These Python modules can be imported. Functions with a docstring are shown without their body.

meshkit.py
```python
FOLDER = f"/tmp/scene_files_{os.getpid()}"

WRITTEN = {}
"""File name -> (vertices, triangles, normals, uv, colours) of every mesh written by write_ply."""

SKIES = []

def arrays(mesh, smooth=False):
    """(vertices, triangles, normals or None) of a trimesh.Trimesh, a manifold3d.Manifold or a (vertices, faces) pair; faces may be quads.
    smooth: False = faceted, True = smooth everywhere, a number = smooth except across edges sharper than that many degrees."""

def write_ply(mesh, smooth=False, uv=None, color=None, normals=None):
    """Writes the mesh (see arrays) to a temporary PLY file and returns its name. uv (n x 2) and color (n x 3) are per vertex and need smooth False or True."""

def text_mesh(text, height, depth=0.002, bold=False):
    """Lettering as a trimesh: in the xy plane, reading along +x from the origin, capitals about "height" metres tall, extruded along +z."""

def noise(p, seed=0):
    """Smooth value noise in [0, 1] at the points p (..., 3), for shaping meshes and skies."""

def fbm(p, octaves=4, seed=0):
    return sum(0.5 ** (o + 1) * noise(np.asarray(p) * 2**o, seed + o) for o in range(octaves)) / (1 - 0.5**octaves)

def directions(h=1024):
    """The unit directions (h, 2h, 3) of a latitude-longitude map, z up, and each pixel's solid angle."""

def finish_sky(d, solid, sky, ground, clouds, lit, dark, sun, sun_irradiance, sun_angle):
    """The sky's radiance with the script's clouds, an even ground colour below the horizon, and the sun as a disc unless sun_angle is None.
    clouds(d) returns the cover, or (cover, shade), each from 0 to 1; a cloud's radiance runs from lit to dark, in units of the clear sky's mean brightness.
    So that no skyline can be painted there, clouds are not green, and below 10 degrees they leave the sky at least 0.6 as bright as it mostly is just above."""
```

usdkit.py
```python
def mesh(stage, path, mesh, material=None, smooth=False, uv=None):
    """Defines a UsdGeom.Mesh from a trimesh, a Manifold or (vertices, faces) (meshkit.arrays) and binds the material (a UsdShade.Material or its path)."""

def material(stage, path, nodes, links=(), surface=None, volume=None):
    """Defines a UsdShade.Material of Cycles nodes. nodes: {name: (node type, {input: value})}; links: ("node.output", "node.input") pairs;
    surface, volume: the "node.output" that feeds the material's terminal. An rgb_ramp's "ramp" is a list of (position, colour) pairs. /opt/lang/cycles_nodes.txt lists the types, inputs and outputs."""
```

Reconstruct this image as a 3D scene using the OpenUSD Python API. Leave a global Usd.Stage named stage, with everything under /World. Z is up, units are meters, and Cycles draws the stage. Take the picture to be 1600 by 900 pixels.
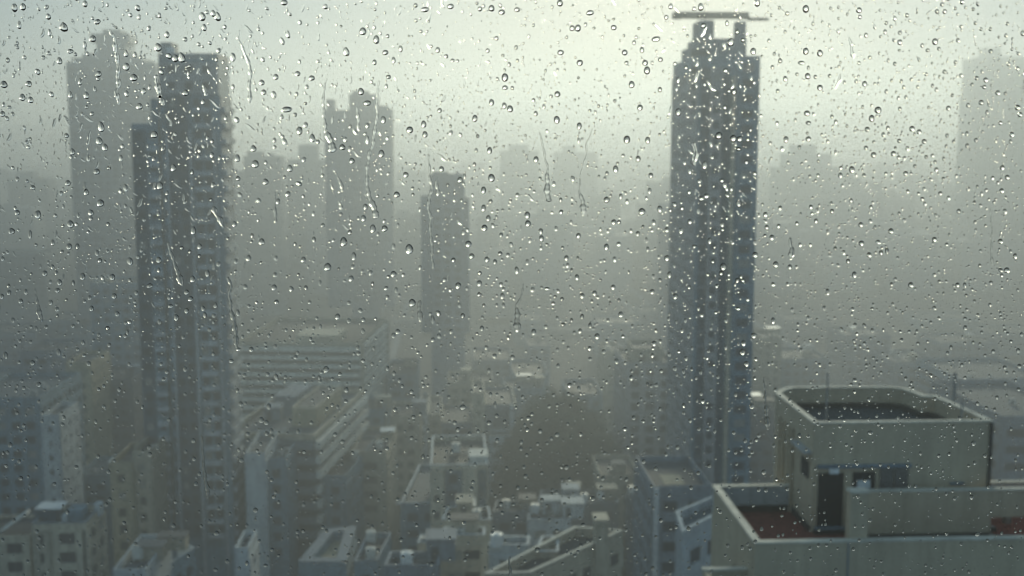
import math, random
import numpy as np
import trimesh, shapely, usdkit
from shapely.geometry import Polygon
from pxr import Usd, UsdGeom, UsdLux, UsdShade, Gf, Sdf, Vt

stage = Usd.Stage.CreateInMemory()
UsdGeom.SetStageUpAxis(stage, 'Z')
UsdGeom.SetStageMetersPerUnit(stage, 1.0)
UsdGeom.Xform.Define(stage, '/World')
UsdGeom.Scope.Define(stage, '/World/Looks')
rng = random.Random(7)

# ------------------------------------------------------------ camera
FPX = 1800.0                       # focal length in pixels of the 1600 px wide photograph
PITCH = math.atan(235 / FPX)
YAW = math.radians(2.8)
CAM = np.array([0.0, 0.0, 1.5])
GROUND = -108.0
cam = UsdGeom.Camera.Define(stage, '/World/camera')
cam.CreateFocalLengthAttr(40.5)
cam.CreateHorizontalApertureAttr(36.0)
cam.CreateFStopAttr(25.0)
cam.CreateFocusDistanceAttr(0.455)
cam.CreateExposureAttr(1.6)
cam.CreateClippingRangeAttr((0.02, 20000.0))
cx = UsdGeom.Xformable(cam)
cx.AddTranslateOp().Set(Gf.Vec3d(*CAM))
cx.AddRotateXYZOp().Set(Gf.Vec3f(90 - math.degrees(PITCH), 0, -math.degrees(YAW)))

fwd = np.array([math.sin(YAW) * math.cos(PITCH), math.cos(YAW) * math.cos(PITCH), -math.sin(PITCH)])
right = np.array([math.cos(YAW), -math.sin(YAW), 0.0])
up = np.cross(right, fwd)

def ray(px, py):
    return fwd * FPX + right * (px - 800) + up * (450 - py)

def at(px, py, Y):
    "the point of the world seen at a pixel of the photograph, at distance Y along the street grid"
    d = ray(px, py)
    return CAM + d * (Y / d[1])

def on(px, py, z):
    "the point seen at a pixel, on the level z"
    d = ray(px, py)
    return CAM + d * ((z - CAM[2]) / d[2])

# ------------------------------------------------------------ sky, sun
SUN_AZ, SUN_EL = math.radians(10), math.radians(11)
usdkit.material(stage, '/World/Looks/sky_look', {
    'sky': ('sky_texture', {'sky_type': 'single_scattering', 'sun_disc': False, 'sun_elevation': SUN_EL, 'sun_rotation': SUN_AZ, 'aerosol_density': 3.0}),
    'co': ('texture_coordinate', {}),
    'map': ('mapping', {'scale': (1.5, 1.5, 4.0)}),
    'n': ('noise_texture', {'scale': 1.3, 'detail': 5.0, 'roughness': 0.55}),
    'ramp': ('rgb_ramp', {'ramp': [(0.3, (0.45, 0.80, 1.12)), (0.7, (0.63, 1.04, 1.37))]}),
    'mix': ('mix_color', {'blend_type': 'mix', 'fac': 0.98, 'use_clamp': False}),
    'bg': ('background_shader', {'strength': 0.1}),
}, [('co.generated', 'map.vector'), ('map.vector', 'n.vector'), ('n.fac', 'ramp.fac'), ('sky.color', 'mix.a'), ('ramp.color', 'mix.b'),
    ('mix.result', 'bg.color')], surface='bg.background')
dome = UsdLux.DomeLight.Define(stage, '/World/sky')
UsdShade.MaterialBindingAPI.Apply(dome.GetPrim()).Bind(UsdShade.Material.Get(stage, '/World/Looks/sky_look'))
sun = UsdLux.DistantLight.Define(stage, '/World/sun')
sun.CreateIntensityAttr(0.4)
sun.CreateAngleAttr(14.0)
sun.CreateNormalizeAttr(True)
sun.CreateColorAttr(Gf.Vec3f(1.0, 0.965, 0.72))
UsdGeom.Xformable(sun).AddRotateXYZOp().Set(Gf.Vec3f(90 - math.degrees(SUN_EL), 0, 180 - math.degrees(SUN_AZ)))

HAZE_DENSITY = 0.00135
HAZE_COLOR = (0.645, 0.70, 0.75)
HAZE_G = 0.52

# ------------------------------------------------------------ materials
def mat(name, nodes, links, surface, volume=None):
    return usdkit.material(stage, '/World/Looks/' + name, nodes, links, surface=surface, volume=volume)

def concrete(name, c, rough=0.75, streak=0.35, scale=0.25):
    d = tuple(x * (1 - streak) for x in c)
    l = tuple(min(1, x * (1 + 0.25 * streak)) for x in c)
    return mat(name, {
        'co': ('texture_coordinate', {}),
        'm1': ('mapping', {'scale': (1.0, 1.0, 0.12)}),
        'n1': ('noise_texture', {'scale': scale * 4, 'detail': 5.0, 'roughness': 0.6}),
        'n2': ('noise_texture', {'scale': scale * 0.5, 'detail': 3.0}),
        'r1': ('rgb_ramp', {'ramp': [(0.25, d), (0.62, c), (0.9, l)]}),
        'r2': ('rgb_ramp', {'ramp': [(0.3, (0.8, 0.8, 0.82)), (0.65, (1, 1, 1))]}),
        'mx': ('mix_color', {'blend_type': 'multiply', 'fac': 1.0}),
        'b': ('bump', {'strength': 0.3, 'distance': 0.02}),
        'm3': ('mapping', {'scale': (1.0, 1.0, 0.05)}),
        'n3': ('noise_texture', {'scale': scale * 16, 'detail': 3.0}),
        'r3': ('rgb_ramp', {'ramp': [(0.5, (1, 1, 1)), (0.68, (0.72, 0.72, 0.70))]}),
        'mz': ('mix_color', {'blend_type': 'multiply', 'fac': streak * 1.6 if streak < 0.6 else 1.0}),
        'p': ('principled_bsdf', {'roughness': rough, 'specular_ior_level': 0.35}),
    }, [('co.object', 'm1.vector'), ('m1.vector', 'n1.vector'), ('co.object', 'n2.vector'), ('n1.fac', 'r1.fac'), ('n2.fac', 'r2.fac'),
        ('r1.color', 'mx.a'), ('r2.color', 'mx.b'), ('mx.result', 'mz.a'), ('co.object', 'm3.vector'), ('m3.vector', 'n3.vector'), ('n3.fac', 'r3.fac'), ('r3.color', 'mz.b'), ('mz.result', 'p.base_color'), ('n1.fac', 'b.height'), ('b.normal', 'p.normal')], 'p.BSDF')

def plain(name, c, rough=0.6, metallic=0.0):
    return mat(name, {
        'co': ('texture_coordinate', {}),
        'n': ('noise_texture', {'scale': 3.0, 'detail': 4.0}),
        'r': ('rgb_ramp', {'ramp': [(0.3, tuple(x * 0.8 for x in c)), (0.7, tuple(min(1, x * 1.08) for x in c))]}),
        'p': ('principled_bsdf', {'roughness': rough, 'metallic': metallic}),
    }, [('co.object', 'n.vector'), ('n.fac', 'r.fac'), ('r.color', 'p.base_color')], 'p.BSDF')

M = {}
for n, c in dict(beige=(0.46, 0.41, 0.31), cream=(0.58, 0.51, 0.38), white_wall=(0.58, 0.62, 0.62), grey_wall=(0.22, 0.27, 0.31),
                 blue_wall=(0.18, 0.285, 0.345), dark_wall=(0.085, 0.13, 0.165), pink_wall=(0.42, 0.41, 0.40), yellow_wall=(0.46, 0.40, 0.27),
                 roof_grey=(0.075, 0.092, 0.105), roof_blue=(0.08, 0.115, 0.14), roof_dark=(0.042, 0.055, 0.063), stair_wall=(0.56, 0.45, 0.30), band_wall=(0.80, 0.77, 0.68), slab_wall=(0.44, 0.48, 0.50),
                 inner_wall=(0.50, 0.51, 0.49), coping=(0.74, 0.69, 0.57)).items():
    M[n] = concrete(n + '_look', c)
M['stair_wall'] = concrete('stair_wall_smooth_look', (0.56, 0.46, 0.32), streak=0.2, scale=0.4)
M['roof_red'] = concrete('roof_red_look', (0.21, 0.06, 0.045), rough=0.95, streak=0.35, scale=1.2)
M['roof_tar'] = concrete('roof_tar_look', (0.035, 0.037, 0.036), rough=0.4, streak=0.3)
for i, c in enumerate([(0.035, 0.045, 0.055), (0.05, 0.06, 0.07), (0.03, 0.035, 0.04)]):
    M['glass%d' % i] = plain('dark_glass_look_%d' % i, c, 0.12)
M['curtain'] = plain('curtain_look', (0.30, 0.29, 0.26), 0.5)
M['metal'] = plain('painted_metal_look', (0.25, 0.26, 0.26), 0.45, 0.3)
M['dark_metal'] = plain('dark_metal_look', (0.05, 0.055, 0.06), 0.5, 0.2)
M['black'] = plain('dark_opening_look', (0.012, 0.013, 0.014), 0.7)
M['shutter'] = plain('shutter_look', (0.16, 0.145, 0.13), 0.6)
M['white_paint'] = plain('white_paint_look', (0.75, 0.75, 0.72), 0.5)
M['tank'] = plain('tank_look', (0.6, 0.58, 0.52), 0.5)
M['asphalt'] = concrete('asphalt_look', (0.055, 0.058, 0.06), rough=0.85, streak=0.3, scale=0.1)
M['marking'] = plain('road_marking_look', (0.6, 0.6, 0.56), 0.6)
M['ground'] = concrete('ground_look', (0.06, 0.064, 0.066), rough=0.9, streak=0.4, scale=0.05)
M['room'] = plain('room_wall_look', (0.10, 0.10, 0.10), 0.8)
M['frame'] = plain('window_frame_look', (0.10, 0.10, 0.10), 0.4, 0.6)
M['hill_ground'] = plain('hill_ground_look', (0.035, 0.05, 0.04), 0.95)
M['foliage'] = mat('foliage_look', {'oi': ('geometry', {}), 'r': ('rgb_ramp', {'ramp': [(0.0, (0.016, 0.045, 0.042)), (1.0, (0.034, 0.08, 0.07))]}), 'p': ('principled_bsdf', {'roughness': 0.7}), 't': ('translucent_bsdf', {'color': (0.05, 0.09, 0.05)}), 'm': ('mix_closure', {'fac': 0.2})},
    [('oi.random_per_island', 'r.fac'), ('r.color', 'p.base_color'), ('p.BSDF', 'm.closure1'), ('t.BSDF', 'm.closure2')], 'm.closure')
M['water'] = mat('rain_water_look', {'g': ('glass_bsdf', {'color': (1, 1, 1), 'roughness': 0.0, 'IOR': 1.333})}, [], 'g.BSDF')
M['pane'] = mat('window_pane_look', {
    'f': ('fresnel', {'IOR': 1.5}), 't': ('transparent_bsdf', {'color': (0.985, 0.99, 0.985)}), 'g': ('glossy_bsdf', {'roughness': 0.0, 'color': (1, 1, 1)}),
    'm': ('mix_closure', {})}, [('f.fac', 'm.fac'), ('t.BSDF', 'm.closure1'), ('g.BSDF', 'm.closure2')], 'm.closure')

# ------------------------------------------------------------ helpers
used = {}
def numbered(parent, name):
    k = used.get((parent, name), 0)
    used[(parent, name)] = k + 1
    return name if k == 0 else '%s_%03d' % (name, k)

def tag(prim, label=None, cat=None, group=None, kind=None):
    for k, v in (('label', label), ('category', cat), ('group', group), ('kind', kind)):
        if v:
            prim.SetCustomDataByKey(k, v)

def obj(name, mesh, m, parent='/World', smooth=False):
    path = parent + '/' + numbered(parent, name)
    if isinstance(mesh, MB):
        mesh = mesh.arrays()
    return usdkit.mesh(stage, path, mesh, M[m], smooth=smooth).GetPrim()

def thing(name, label, cat, loc=(0, 0, 0), rot=0.0, group=None):
    path = '/World/' + numbered('/World', name)
    x = UsdGeom.Xform.Define(stage, path)
    x.AddTranslateOp().Set(Gf.Vec3d(*map(float, loc)))
    if rot:
        x.AddRotateZOp().Set(float(rot))
    tag(x.GetPrim(), label, cat, group)
    return path

BOXF = np.array([[0, 3, 2, 1], [4, 5, 6, 7], [0, 1, 5, 4], [1, 2, 6, 5], [2, 3, 7, 6], [3, 0, 4, 7]])
class MB:
    "collects pieces that make one mesh"
    def __init__(self):
        self.v, self.f, self.n = [], [], 0
    def add(self, v, f):
        v, f = np.asarray(v, float), np.asarray(f, int)
        if f.shape[1] == 4:
            f = np.vstack([f[:, [0, 1, 2]], f[:, [0, 2, 3]]])
        self.v.append(v); self.f.append(f + self.n); self.n += len(v)
        return self
    def box(self, x0, x1, y0, y1, z0, z1):
        v = [(x0, y0, z0), (x1, y0, z0), (x1, y1, z0), (x0, y1, z0), (x0, y0, z1), (x1, y0, z1), (x1, y1, z1), (x0, y1, z1)]
        return self.add(v, BOXF)
    def mesh(self, t):
        return self.add(t.vertices, t.faces)
    def tube(self, a, b, r, n=10):
        t = trimesh.creation.cylinder(radius=r, segment=[a, b], sections=n)
        return self.mesh(t)
    def arrays(self):
        return np.vstack(self.v), np.vstack(self.f)

def box(x0, x1, y0, y1, z0, z1):
    return MB().box(x0, x1, y0, y1, z0, z1)

def prism(poly, z0, z1):
    t = trimesh.creation.extrude_polygon(poly, z1 - z0, engine='earcut')
    t.apply_translation((0, 0, z0))
    return MB().mesh(t)

def parapet(mb, x0, x1, y0, y1, z, h, t):
    mb.box(x0, x1, y0, y0 + t, z, z + h); mb.box(x0, x1, y1 - t, y1, z, z + h)
    mb.box(x0, x0 + t, y0 + t, y1 - t, z, z + h); mb.box(x1 - t, x1, y0 + t, y1 - t, z, z + h)
    return mb

# ------------------------------------------------------------ setting: ground and roads
tag(obj('ground', box(-4000, 4000, -300, 6000, GROUND - 1, GROUND), 'ground'), kind='structure')
ROADS = [('x', 150.0), ('x', 272.0), ('x', 352.0), ('x', 470.0), ('y', -40.0), ('y', 120.0), ('y', -150.0), ('y', 170.0)]
for ax, p in ROADS:
    r = (-900, 900, p - 6, p + 6) if ax == 'x' else (p - 6, p + 6, 40, 1500)
    lift = 0.004 if ax == 'x' else 0.008
    rd = obj('road', box(*r, GROUND, GROUND + lift), 'asphalt'); tag(rd, kind='structure')
    mk = MB()
    for k in range(120):
        s = -600 + k * 10.0
        if ax == 'x': mk.box(s, s + 4, p - 0.08, p + 0.08, GROUND + lift, GROUND + lift + 0.004)
        elif s > 40: mk.box(p - 0.08, p + 0.08, s, s + 4, GROUND + lift, GROUND + lift + 0.004)
    tag(obj('lane_marking', mk, 'marking', str(rd.GetPath())))
    for sgn in (-1, 1):
        q = p + sgn * 7.7
        r = (-900, 900, q - 1.6, q + 1.6) if ax == 'x' else (q - 1.6, q + 1.6, 40, 1500)
        tag(obj('pavement', box(*r, GROUND, GROUND + (0.13 if ax == 'x' else 0.126)), 'grey_wall'), kind='structure')

# ------------------------------------------------------------ setting: the dark room with the window
PY0, PY1 = 0.450, 0.456            # inner and outer face of the pane
WX, WZ0, WZ1 = 0.62, 0.95, 1.64
room = MB()
room.box(-2.2, -WX, 0.36, 0.54, 0, 2.7); room.box(WX, 2.2, 0.36, 0.54, 0, 2.7)
room.box(-WX, WX, 0.36, 0.54, 0, WZ0); room.box(-WX, WX, 0.36, 0.54, WZ1, 2.7)
room.box(-1.4, 1.4, 0.543, 0.98, WZ1 + 0.02, WZ1 + 0.12)            # unseen slab added above the window to block sky light in the drops
tag(obj('window_wall', room, 'room'), kind='structure')
tag(obj('wall_left', box(-2.4, -2.203, -3.0, 0.54, 0, 2.7), 'room'), kind='structure')
tag(obj('wall_right', box(2.203, 2.4, -3.0, 0.54, 0, 2.7), 'room'), kind='structure')
tag(obj('wall_back', box(-2.4, 2.4, -3.2, -3.003, 0, 2.7), 'room'), kind='structure')
tag(obj('floor', box(-2.4, 2.4, -3.2, 0.54, -0.2, -0.003), 'room'), kind='structure')
tag(obj('ceiling', box(-2.4, 2.4, -3.2, 0.54, 2.703, 2.9), 'room'), kind='structure')
win = thing('room_window', 'rain-wet clear window pane that the whole city is seen through', 'window', (0, PY0, WZ0))
obj('pane', box(-WX + 0.03, WX - 0.03, 0, PY1 - PY0, 0.03, WZ1 - WZ0 - 0.03), 'pane', win)
fr = MB()
fr.box(-WX + 0.002, -WX + 0.032, -0.03, 0.035, 0.002, WZ1 - WZ0 - 0.002); fr.box(WX - 0.032, WX - 0.002, -0.03, 0.035, 0.002, WZ1 - WZ0 - 0.002)
fr.box(-WX + 0.032, WX - 0.032, -0.03, 0.035, 0.002, 0.032); fr.box(-WX + 0.032, WX - 0.032, -0.03, 0.035, WZ1 - WZ0 - 0.032, WZ1 - WZ0 - 0.002)
obj('frame', fr, 'frame', win)

# ------------------------------------------------------------ city
def proj(P):
    d = np.asarray(P, float) - CAM
    return 800 + FPX * d.dot(right) / d.dot(fwd), 450 - FPX * d.dot(up) / d.dot(fwd)

def rect(px0, px1, top, Y, d, rot=0.0):
    "plan of a block whose front top corners are seen at px0, px1 on row top; depth d; also its top level"
    A = at(px0, top, Y)
    a = math.radians(rot)
    u, v = np.array([math.cos(a), math.sin(a)]), np.array([-math.sin(a), math.cos(a)])
    lo, hi = 0.0, 200.0
    for _ in range(50):
        m = (lo + hi) / 2
        if proj([A[0] + u[0] * m, A[1] + u[1] * m, A[2]])[0] < px1: lo = m
        else: hi = m
    w = lo
    p = A[:2]
    return [p, p + u * w, p + u * w + v * d, p + v * d], A[2]

def row_z(py, Y, px=800):
    return at(px, py, Y)[2]

class Bld:
    def __init__(self, name, label, cat, loc, group=None, glass=None):
        self.loc = np.array([loc[0], loc[1], GROUND])
        self.p = thing(name, label, cat, self.loc, 0, group)
        self.nwin = 0
        self.more = MB()
        self.r = random.Random(len(label) * 31 + int(abs(loc[0]) * 10))
        self.glass = glass or ['glass0', 'glass1', 'glass2', 'glass0', 'glass1', 'curtain']
    def L(self, xy):
        return np.asarray(xy, float) - self.loc[:2]
    def ob(self, mb, A, B, s0, s1, o0, o1, z0, z1):
        A, B = self.L(A), self.L(B)
        u = (B - A) / np.linalg.norm(B - A)
        n = np.array([u[1], -u[0]])
        c = [A + u * s0 + n * o1, A + u * s1 + n * o1, A + u * s1 + n * o0, A + u * s0 + n * o0]
        return mb.add([(x, y, z0 - GROUND) for x, y in c] + [(x, y, z1 - GROUND) for x, y in c], BOXF)
    def part(self, name, mb, m, label=None, parent=None, smooth=False):
        o = obj(name, mb, m, parent or self.p, smooth)
        tag(o, label)
        return str(o.GetPath())
    def boxw(self, name, x0, x1, y0, y1, z0, z1, m, label=None, parent=None):
        "a box given in world coordinates"
        l = self.loc
        return self.part(name, box(x0 - l[0], x1 - l[0], y0 - l[1], y1 - l[1], z0 - l[2], z1 - l[2]), m, label, parent)
    def core(self, plan, z1, m, z0=GROUND, name='wall'):
        return self.part(name, prism(Polygon([self.L(p) for p in plan]), z0 - GROUND, z1 - GROUND), m)
    def roof(self, plan, z, wall, deck='roof_grey', ph=1.0, t=0.25, cope=None, name='parapet'):
        "a roof deck with a parapet round it, on top of a core that ends at z"
        P = Polygon([self.L(p) for p in plan])
        I = P.buffer(-t, join_style=2)
        if I.is_empty: return
        ring = P.difference(I)
        self.part('roof', prism(P.buffer(-0.03), z - GROUND + 0.002, z - GROUND + 0.06), deck)
        pr = self.part(name, prism(ring, z - GROUND + 0.004, z - GROUND + ph), wall)
        if cope:
            self.part('coping', prism(P.buffer(0.05, join_style=2).difference(P.buffer(-t - 0.05, join_style=2)), z - GROUND + ph, z - GROUND + ph + 0.1), cope, parent=pr)
    def facade(self, A, B, z_lo, z_hi, fh, bay, m, ww=0.6, wh=0.5, t=0.22, sill=0.3, margin=0.6, frames=False, glass=None, piers=True, single=True):
        A, B = np.asarray(A, float), np.asarray(B, float)
        Lh = np.linalg.norm(B - A)
        nf = max(1, int(round((z_hi - z_lo) / fh)))
        nb = max(1, int(round((Lh - 2 * margin) / bay)))
        bw = (Lh - 2 * margin) / nb
        skin = MB()
        z0 = z_hi - nf * fh
        for k in range(nf):                      # spandrels
            z = z_hi - (k + 1) * fh
            self.ob(skin, A, B, 0, Lh, 0.002, t, z, z + fh * sill)
            self.ob(skin, A, B, 0, Lh, 0.002, t, z + fh * (sill + wh), z + fh)
            if piers:
                edges = [0] + [margin + bw * (i + 0.5 + sg * ww / 2) for i in range(nb) for sg in (-1, 1)] + [Lh]
                for i in range(0, len(edges), 2):
                    if edges[i + 1] - edges[i] > 0.02:
                        self.ob(skin, A, B, edges[i], edges[i + 1], 0.002, t - 0.003, z + fh * sill, z + fh * (sill + wh))
            for i in range(nb):
                a0, a1 = (margin + bw * (i + 0.5 - ww / 2) + 0.01, margin + bw * (i + 0.5 + ww / 2) - 0.01) if piers else (bw * i + margin + 0.03, bw * (i + 1) + margin - 0.03)
                g = self.r.choice(glass or self.glass)
                zz0, zz1 = z + fh * sill + 0.005, z + fh * (sill + wh) - 0.005
                if self.nwin < 290 and single:
                    self.nwin += 1
                    w = self.part('window', self.ob(MB(), A, B, a0, a1, 0.01, 0.06, zz0, zz1), g)
                    if frames:
                        f = MB()
                        mid = (a0 + a1) / 2
                        for q0, q1 in ((a0, a0 + 0.06), (mid - 0.03, mid + 0.03), (a1 - 0.06, a1)):
                            self.ob(f, A, B, q0, q1, 0.062, 0.11, zz0, zz1)
                        self.ob(f, A, B, a0, a1, 0.062, 0.1, zz0, zz0 + 0.06)
                        self.part('frame', f, 'metal', parent=w)
                else:
                    self.ob(self.more, A, B, a0, a1, 0.01, 0.06, zz0, zz1)
        self.part('facade', skin, m)
    def bands(self, A, B, z_lo, z_hi, fh, m, glass='glass1', t=0.7, solid=0.5):
        "storeys of ribbon windows between solid balcony fronts, each a part"
        Lh = np.linalg.norm(np.asarray(B, float) - np.asarray(A, float))
        nf = int((z_hi - z_lo) / fh)
        for k in range(nf):
            z = z_hi - (k + 1) * fh
            self.part('balcony_band', self.ob(MB(), A, B, 0.0, Lh, 0.002, t, z + fh * (1 - solid), z + fh - 0.02), m)
            self.part('window_strip', self.ob(MB(), A, B, 0.3, Lh - 0.3, 0.002, 0.06, z, z + fh * (1 - solid)), glass)
    def clutter(self, plan, z, n, seed, big=True):
        "small things that stand on every roof: stair head, tank, coolers, pipes"
        P = np.array([self.L(p) for p in plan])
        r = random.Random(seed)
        o, a, b = P[0], P[1] - P[0], P[3] - P[0]
        z = z - GROUND + 0.06
        for k in range(n):
            s, q = r.uniform(0.12, 0.82), r.uniform(0.12, 0.82)
            x, y = o + a * s + b * q
            kind = r.choice(['stair_head', 'water_tank', 'cooler', 'cooler', 'pipe', 'shed']) if big else r.choice(['cooler', 'pipe', 'water_tank'])
            if kind == 'stair_head':
                w, d, h = r.uniform(2.5, 4), r.uniform(2.5, 4.5), r.uniform(2.3, 3.0)
                q_ = self.part('stair_head', box(x, x + w, y, y + d, z, z + h).box(x - 0.2, x + w + 0.2, y - 0.2, y + d + 0.2, z + h + 0.003, z + h + 0.18), r.choice(['cream', 'beige', 'white_wall', 'grey_wall']))
                self.part('door', box(x + 0.6, x + 1.5, y - 0.05, y - 0.004, z, z + 2.0), 'dark_metal', parent=q_)
            elif kind == 'water_tank':
                t_ = MB().tube((x, y, z + 0.4), (x, y, z + 2.0), 0.8, 16).tube((x, y, z + 2.001), (x, y, z + 2.15), 0.3, 10)
                for dx, dy in ((-.5, -.5), (.5, -.5), (.5, .5), (-.5, .5)): t_.box(x + dx - .08, x + dx + .08, y + dy - .08, y + dy + .08, z, z + 0.4)
                self.part('water_tank', t_, r.choice(['tank', 'white_paint']))
            elif kind == 'cooler':
                c_ = self.part('cooler', box(x, x + 1.1, y, y + 0.5, z + 0.15, z + 1.0).box(x + .1, x + .2, y, y + .5, z, z + .15).box(x + .9, x + 1.0, y, y + .5, z, z + .15), 'tank')
                self.part('fan_grille', MB().tube((x + .45, y - 0.03, z + .58), (x + .45, y - 0.003, z + .58), 0.32, 14), 'dark_metal', parent=c_)
            elif kind == 'pipe':
                l = r.uniform(3, 7)
                self.part('pipe', MB().tube((x, y, z + .25), (x + l, y, z + .25), 0.12).tube((x, y, z), (x, y, z + .25), .1).tube((x + l, y, z), (x + l, y, z + .25), .1), 'metal')
            else:
                w, d = r.uniform(2, 5), r.uniform(2, 4)
                self.part('shed', box(x, x + w, y, y + d, z, z + 2.0), r.choice(['yellow_wall', 'beige', 'cream']))
                self.part('shed_roof', box(x - .2, x + w + .2, y - .3, y + d + .2, z + 2.003, z + 2.1), r.choice(['roof_blue', 'roof_grey', 'white_paint']))
    def done(self):
        if self.more.n:
            tag(stage.GetPrimAtPath(self.part('small_window', self.more, 'glass0')), kind='stuff')

def tower(name, label, px0, px1, top, Y, d, wall, fh=3.0, bay=3.0, bot=800, faces='fr', rot=0, cat='tower', group=None, ww=0.6, wh=0.5, t=0.22, deck='roof_grey', n=2, ph=1.1, single=True, frames=False, z_floor=None, cope=None):
    plan, z = rect(px0, px1, top, Y, d, rot)
    b = Bld(name, label, cat, plan[0], group)
    zb = z - ph
    b.core(plan, zb, wall)
    b.roof(plan, zb, wall, deck, ph, cope=cope)
    zl = max(GROUND + 3, row_z(bot, Y))
    for f in faces:
        i = 'frbl'.index(f)
        b.facade(plan[i], plan[(i + 1) % 4], zl, zb - 0.5, fh, bay, wall, ww, wh, t, single=single, frames=frames)
    b.clutter(plan, zb, n, int(px0) * 7 + int(top))
    return b, plan, z

# --- the tower under the crane, right of the middle
Y0 = 210.0
plan, z = rect(1092, 1188, 87, Y0, 24.5)
b = Bld('crane_tower', 'tall unfinished tower with a crane across its twin topped crown', 'tower', plan[0])
zS = z
FL, FR, BR, BL = plan
b.core(plan, zS, 'blue_wall')
zl = row_z(760, Y0)
b.facade(BL, FL, zl, row_z(118, Y0 * 1.06, 1060), 2.75, 3.4, 'pink_wall', 0.42, 0.5, 0.25)
def sx(px): return at(px, 300, Y0)[0] - FL[0]
W = FR[0] - FL[0]
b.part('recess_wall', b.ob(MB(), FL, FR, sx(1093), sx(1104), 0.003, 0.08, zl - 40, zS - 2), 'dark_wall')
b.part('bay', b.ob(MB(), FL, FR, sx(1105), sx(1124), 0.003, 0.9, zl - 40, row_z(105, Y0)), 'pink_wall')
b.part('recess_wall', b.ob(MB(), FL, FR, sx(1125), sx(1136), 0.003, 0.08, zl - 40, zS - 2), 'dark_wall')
b.part('rib', b.ob(MB(), FL, FR, sx(1139), sx(1145), 0.003, 0.8, zl - 40, row_z(118, Y0)), 'cream')
def shift(P, s, A=None, B=None):
    A, B = (FL, FR) if A is None else (A, B)
    u = (B - A) / np.linalg.norm(B - A)
    return A + u * s
b.facade(shift(FL, sx(1147)), FR, zl, zS - 1.0, 2.75, 2.8, 'blue_wall', 0.72, 0.55, 0.15)
bayA, bayB = shift(FL, sx(1105)) + np.array([0, -0.9]), shift(FL, sx(1124)) + np.array([0, -0.9])
b.facade(bayA, bayB, zl, row_z(112, Y0), 2.75, 2.4, 'pink_wall', 0.55, 0.5, 0.12, margin=0.1)
k = 0
while True:                                   # slabs between the recesses
    zz = zS - 4 - 2.75 * k
    if zz < zl: break
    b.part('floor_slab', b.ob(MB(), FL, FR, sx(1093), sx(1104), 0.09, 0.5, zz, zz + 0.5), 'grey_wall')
    k += 1
# stepped crown
def bw(px, Y): return at(px, 60, Y)[0]
yA = Y0 + 1.5
b.boxw('crown', FL[0] + 0.3, bw(1166.5, yA), yA, yA + 10.5, zS - 3, row_z(60, yA, 1120), 'grey_wall')
b.boxw('crown_shoulder', FL[0] + 0.35, FL[0] + 9, yA + 10.503, yA + 16.5, zS - 3, row_z(88, yA + 15, 1068) + 1.2, 'grey_wall')
c1 = b.boxw('crown_pier', FL[0] + 0.6, bw(1116, yA), yA + 0.3, yA + 7.5, row_z(60, yA, 1120) + 0.003, row_z(31, yA, 1095), 'grey_wall')
c2 = b.boxw('crown_pier', bw(1152, yA), bw(1166, yA), yA + 0.3, yA + 3.0, row_z(60, yA, 1120) + 0.003, row_z(33, yA, 1157), 'grey_wall')
for q in range(4):
    zz = row_z(60, yA, 1120) - 2 - 3 * q
    b.part('window', box(*[v for v in (bw(1080 + q, yA) - b.loc[0], bw(1110, yA) - b.loc[0], yA - 0.05 - b.loc[1], yA - 0.004 - b.loc[1], zz - GROUND - 1.3, zz - GROUND)]), 'glass0')
b.done()
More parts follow.
